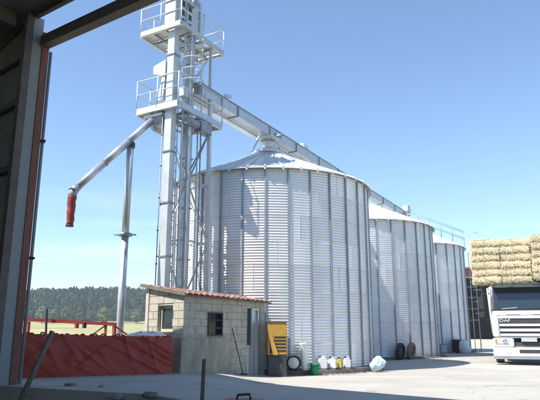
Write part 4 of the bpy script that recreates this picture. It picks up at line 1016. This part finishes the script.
# bales
def bale_mesh(seed, ww=1.02, hh=.272, dd=.5):
    rnd = random.Random(seed); b = MB(); nx, nz, ny = 16, 7, 7
    bm = bmesh.new(); bmesh.ops.create_cube(bm, size=1)
    bmesh.ops.subdivide_edges(bm, edges=bm.edges[:], cuts=9, use_grid_fill=True)
    ph = [rnd.uniform(0, 6) for _ in range(6)]
    for v in bm.verts:
        x, y, z = v.co; n = Vector((x, y, z)); 
        px, py, pz = abs(x) * 2, abs(y) * 2, abs(z) * 2
        k = 1 - .045 * (px ** 6 * py ** 6 + py ** 6 * pz ** 6 + px ** 6 * pz ** 6)
        # pinched where the twine runs
        tw_ = math.exp(-((abs(x) - .22) / .03) ** 2) * .02
        dx, dy, dz = [rnd.uniform(-.016, .016) for _ in range(3)]
        tw_ += .30 * pz ** 4 * (py > .9)
        wob = .012 * math.sin(9 * x + ph[0]) + .01 * math.sin(23 * x + ph[1])
        sc_ = k - tw_
        v.co = Vector((x * ww * k + dx, (y * dd) * sc_ + dy + wob * (1 if y > 0 else -1), z * hh * (1 - .10 * px ** 4 * (px > .8)) * sc_ + dz + wob * .5))
    me = bpy.data.meshes.new('bale'); bm.to_mesh(me); bm.free(); me.materials.append(straw_m); return me
def stalk_mesh(seed, ww=1.02, hh=.29, dd=.5, n=900):
    rnd = random.Random(seed); b = MB()
    for _ in range(n):
        f = rnd.random(); x = rnd.uniform(-.5, .5) * ww
        if f < .62: p = Vector((x, -dd / 2, rnd.gauss(0, .19) * hh)); nrm = Vector((0, -1, 0))
        elif f < .72: p = Vector((x, rnd.uniform(-.5, .5) * dd, hh / 2)); nrm = Vector((0, 0, 1))
        elif f < .80: p = Vector((x, rnd.uniform(-.5, 0) * dd, -hh / 2)); nrm = Vector((0, -.4, -1))
        else:
            sg = rnd.choice((-1, 1)); p = Vector((sg * ww / 2, rnd.uniform(-.5, .5) * dd, rnd.uniform(-.5, .5) * hh)); nrm = Vector((sg, 0, 0))
        d = Vector((rnd.gauss(0, 1), rnd.gauss(0, .6), rnd.gauss(0, .7))); d = (d + nrm * rnd.uniform(0, .9)).normalized(); L_ = rnd.uniform(.04, .13)
        a = p - d * L_ * .4 + nrm * .008; c = a + d * L_; sd2 = d.cross(nrm + Vector((.01, .02, .03))).normalized() * rnd.uniform(.003, .006); u2 = d.cross(sd2).normalized() * .003
        b.add([a - sd2, a + sd2, a + u2, c - sd2 * .6, c + sd2 * .6, c + u2], [(0, 1, 4, 3), (1, 2, 5, 4), (2, 0, 3, 5)])
    me = bpy.data.meshes.new('straw_wisps'); me.from_pydata(b.v, [], b.f); me.materials.append(straw_l); return me
bales = [bale_mesh(i) for i in range(5)]; wisps = [stalk_mesh(20 + i) for i in range(5)]
MT = Matrix.Translation(tc_) @ Matrix.Rotation(-TH, 4, 'Z')
cnt = 0
rowname = ['bottom', 'second', 'third', 'fourth', 'fifth', 'top']
colname = ['left', 'middle', 'right']
zb0 = 2.99
for col in range(3):
    for dep in range(2):
        for row in range(6):
            x_ = -1.26 + col * 1.09 + random.uniform(-.035, .035); y_ = .50 + dep * .53 + random.uniform(-.03, .03) + (-.14 if col == 2 else 0)
            z_ = zb0 + .15 + row * .287 + (.07 if col == 2 else 0) + (-.01 if col == 1 else 0)
            t = thing('straw_bale', 'x', 'straw bale', MT @ Vector((x_, y_, z_)), -TH + random.uniform(-.05, .05), 'straw bales stacked over the truck')
            k = random.randrange(5); obj('bale', bales[k], t); 
            t.rotation_euler[2] += PI if False else 0
            obj('straw_wisps', wisps[(k + row) % 5], t, kind='stuff')
            pos = rowname[row] + ('' if row in (0, 5) else ' from the bottom')
            if dep == 0: t['label'] = 'straw bale facing the yard, %s of the %s column above the cab' % (pos, colname[col])
            else: t['label'] = 'straw bale above the cab, second row back, %s column, %s' % (colname[col], pos)
# lower bales on the bed behind the cab
for lay in range(4):
    for j in range(2):
        for c_ in range(2):
            t = thing('straw_bale', 'straw bale on the truck bed behind the cab, %s layer, %s side, %s row' % (['first', 'second', 'third', 'fourth'][lay], ['left', 'right'][c_], ['front', 'rear'][j]), 'straw bale', MT @ Vector((-.52 + c_ * 1.04, 2.75 + j * .55, 1.37 + lay * .31)), -TH, 'straw bales on the truck bed')
            obj('bale', bales[(lay + c_) % 5], t)

# ---------------------------------------------------------------- hangar behind
hg = thing('open_hangar', 'dark open-fronted hangar with reddish roof between the farthest silo and truck', 'barn', (22.5, 56, 0), -.36)
for i in range(7): MB().box(-6.0 + i * 5.0 - .12, -.12, -.1, -6.0 + i * 5.0 + .12, .12, 7.4).build('column', dark_steel, hg)
MB().box(-6.2, 11.8, -.1, 24.2, 12, 8.24).build('rear_wall', hangar_m, hg)
for xw in (-6.4, 24.0): MB().hexa([Vector(p) for p in [(xw, .2, -.1), (xw + .2, .2, -.1), (xw + .2, 11.79, -.1), (xw, 11.79, -.1), (xw, .2, 7.44), (xw + .2, .2, 7.44), (xw + .2, 11.79, 8.24), (xw, 11.79, 8.24)]]).build('side_wall', hangar_m, hg)
MB().box(-6.4, -.15, 6.5, 24.2, .15, 7.44).build('front_beam', hroof_m, hg)
MB().hexa([Vector(p) for p in [(-6.6, -.6, 7.4), (24.4, -.6, 7.4), (24.4, 12.2, 8.3), (-6.6, 12.2, 8.3), (-6.6, -.6, 7.55), (24.4, -.6, 7.55), (24.4, 12.2, 8.45), (-6.6, 12.2, 8.45)]]).build('roof', hroof_m, hg)
# grey gate frame standing in front of the hangar
gt = thing('steel_gate', 'pale grey steel gate frame in the dark gap left of the truck', 'gate', (12.4, 36.5, .1), -.3)
for x_ in (0, .62): MB().box(x_ - .03, -.03, 0, x_ + .03, .03, 4.0).build('upright', grey_steel, gt)
for z_ in (1.9, 2.6, 3.3, 3.95): MB().box(.032, -.02, z_ - .03, .588, .02, z_ + .03).build('crossbar', grey_steel, gt)
# low wall in the far gap, its pale colour stands in for sunlit ground
o = MB().box(-3.2, -.1, -.1, 3.2, .1, .72).build('sunlit_ground_wall', sunlit_ground_m, None); o.location = (17.3, 47.0, 0); o.rotation_euler = (0, 0, -.3); tag(o, 'low pinkish wall standing in for sunlit ground in the gap behind the farthest silo', 'wall')

# ---------------------------------------------------------------- trees
def crown_template(kind, seed):
    rnd = random.Random(seed); V_, F_ = [], []
    n = 150
    for _ in range(n):
        if kind == 'pine':
            h = rnd.random() ** .9; z = .12 + .88 * h; rad = (1 - h) ** .8 * .30 * (1 + .25 * math.sin(h * 23 + seed)) + .012
        else:
            h = rnd.random(); z = .22 + .75 * h; rad = .38 * math.sqrt(max(0, 1 - ((h - .5) / .52) ** 2)) + .02
        a = rnd.uniform(0, 2 * PI); rr_ = rad * rnd.uniform(.45, 1.05); c = Vector((rr_ * math.cos(a), rr_ * math.sin(a), z)); s_ = rnd.uniform(.03, .065) * (1.0 if kind == 'pine' else 1.25)
        nrm = (Vector((math.cos(a), math.sin(a), rnd.uniform(-.2, .9)))).normalized(); x_ = nrm.cross(Vector((rnd.uniform(-1, 1), rnd.uniform(-1, 1), rnd.uniform(-1, 1)))).normalized(); y_ = nrm.cross(x_)
        o_ = len(V_); V_ += [c + x_ * s_, c + y_ * s_ * .8, c - x_ * s_, c - y_ * s_ * .8 + nrm * s_ * .3]; F_.append((o_, o_ + 1, o_ + 2, o_ + 3))
    return V_, F_
def wood(name, kind, m_, n, seed, h0, h1, rmin, rmax, label, a0=-.75, a1=.75, prob=None):
    import numpy as np
    rnd = random.Random(seed); tm = [crown_template(kind, seed + i) for i in range(4)]; VV, FF, off = [], [], 0
    for _ in range(n):
        az = rnd.uniform(a0, a1); r_ = rnd.uniform(rmin, rmax); x, y = r_ * math.sin(az), r_ * math.cos(az); h_ = rnd.uniform(h0, h1); V_, F_ = tm[rnd.randrange(4)]
        A_ = np.array([tuple(v) for v in V_]); th = rnd.uniform(0, 6.28); c_, s_ = math.cos(th), math.sin(th)
        wd = rnd.uniform(.8, 1.2)
        X = np.stack([(A_[:, 0] * c_ - A_[:, 1] * s_) * h_ * wd + x, (A_[:, 0] * s_ + A_[:, 1] * c_) * h_ * wd + y, A_[:, 2] * h_ + zt(x, y) - .3], 1)
        VV.append(X); FF.append(np.array(F_) + off); off += len(V_)
    VV = np.concatenate(VV); FF = np.concatenate(FF); me = bpy.data.meshes.new(name)
    me.vertices.add(len(VV)); me.vertices.foreach_set('co', VV.ravel()); me.loops.add(FF.size); me.loops.foreach_set('vertex_index', FF.ravel().astype('i'))
    me.polygons.add(len(FF)); me.polygons.foreach_set('loop_start', np.arange(0, FF.size, 4)); me.polygons.foreach_set('loop_total', np.full(len(FF), 4)); me.update(); me.materials.append(m_)
    return tag(obj(name, me), label, kind='stuff')
wood('pine_forest', 'pine', pine_m, 2600, 11, 4.5, 7.5, 285, 400, 'dark pine forest covering the far hillside')
wood('dark_broadleaf_woodland', 'oak', pine_m, 3000, 71, 4.5, 7, 275, 400, 'dense dark broadleaf trees filling the hillside forest')
wood('broadleaf_woodland', 'oak', oak_m, 1100, 31, 4, 6.5, 266, 380, 'paler broadleaf trees mixed into the hillside forest')
def bush(loc, h_, seed, m_, label, kind='oak'):
    V_, F_ = crown_template(kind, seed); t = thing('tree', label, 'tree', loc, 0, 'lone trees at the meadow edge')
    b = MB(); b.add([v * h_ for v in V_], F_); V2, F2 = crown_template(kind, seed + 50); b.add([v * h_ * .98 for v in V2], F2)
    me = bpy.data.meshes.new('crown'); me.from_pydata(b.v, [], b.f); me.materials.append(m_); obj('crown', me, t)
    MB().tube([(0, 0, -.3), (.05, 0, h_ * .3), (0, .05, h_ * .6)], [h_ * .03, h_ * .02, h_ * .008], 7).build('trunk', bark_m, t)
for i, (az, r_, h_, m_, lb) in enumerate(((-.276, 200, 6.2, pale_m, 'pale lone tree in the meadow just left of the spout pole'), (-.372, 262, 7.5, pale_m, 'pale bushy tree at the forest foot beside the barn column'), (-.335, 264, 7, oak_m, 'olive green tree at the forest foot, second from the barn column'), (-.225, 262, 6.5, pale_m, 'pale tree at the forest foot between pole and hut'))):
    x, y = r_ * math.sin(az), r_ * math.cos(az); bush((x, y, zt(x, y)), h_, 70 + i, m_, lb)

# ---------------------------------------------------------------- air
hb = MB().box(-700, -60, -3, 700, 900, 60).build('haze', stone_m); hb.data.materials.clear()
hm = bpy.data.materials.new('haze_air'); hm.use_nodes = True; n_ = hm.node_tree; n_.nodes.clear()
ho = n_.nodes.new('ShaderNodeOutputMaterial'); hv_ = n_.nodes.new('ShaderNodeVolumePrincipled'); hv_.inputs['Color'].default_value = (.80, .88, 1, 1); hv_.inputs['Density'].default_value = .0006
n_.links.new(hv_.outputs[0], ho.inputs['Volume']); hb.data.materials.append(hm); hb['kind'] = 'stuff'; hb['label'] = 'thin pale haze over the far hillside'
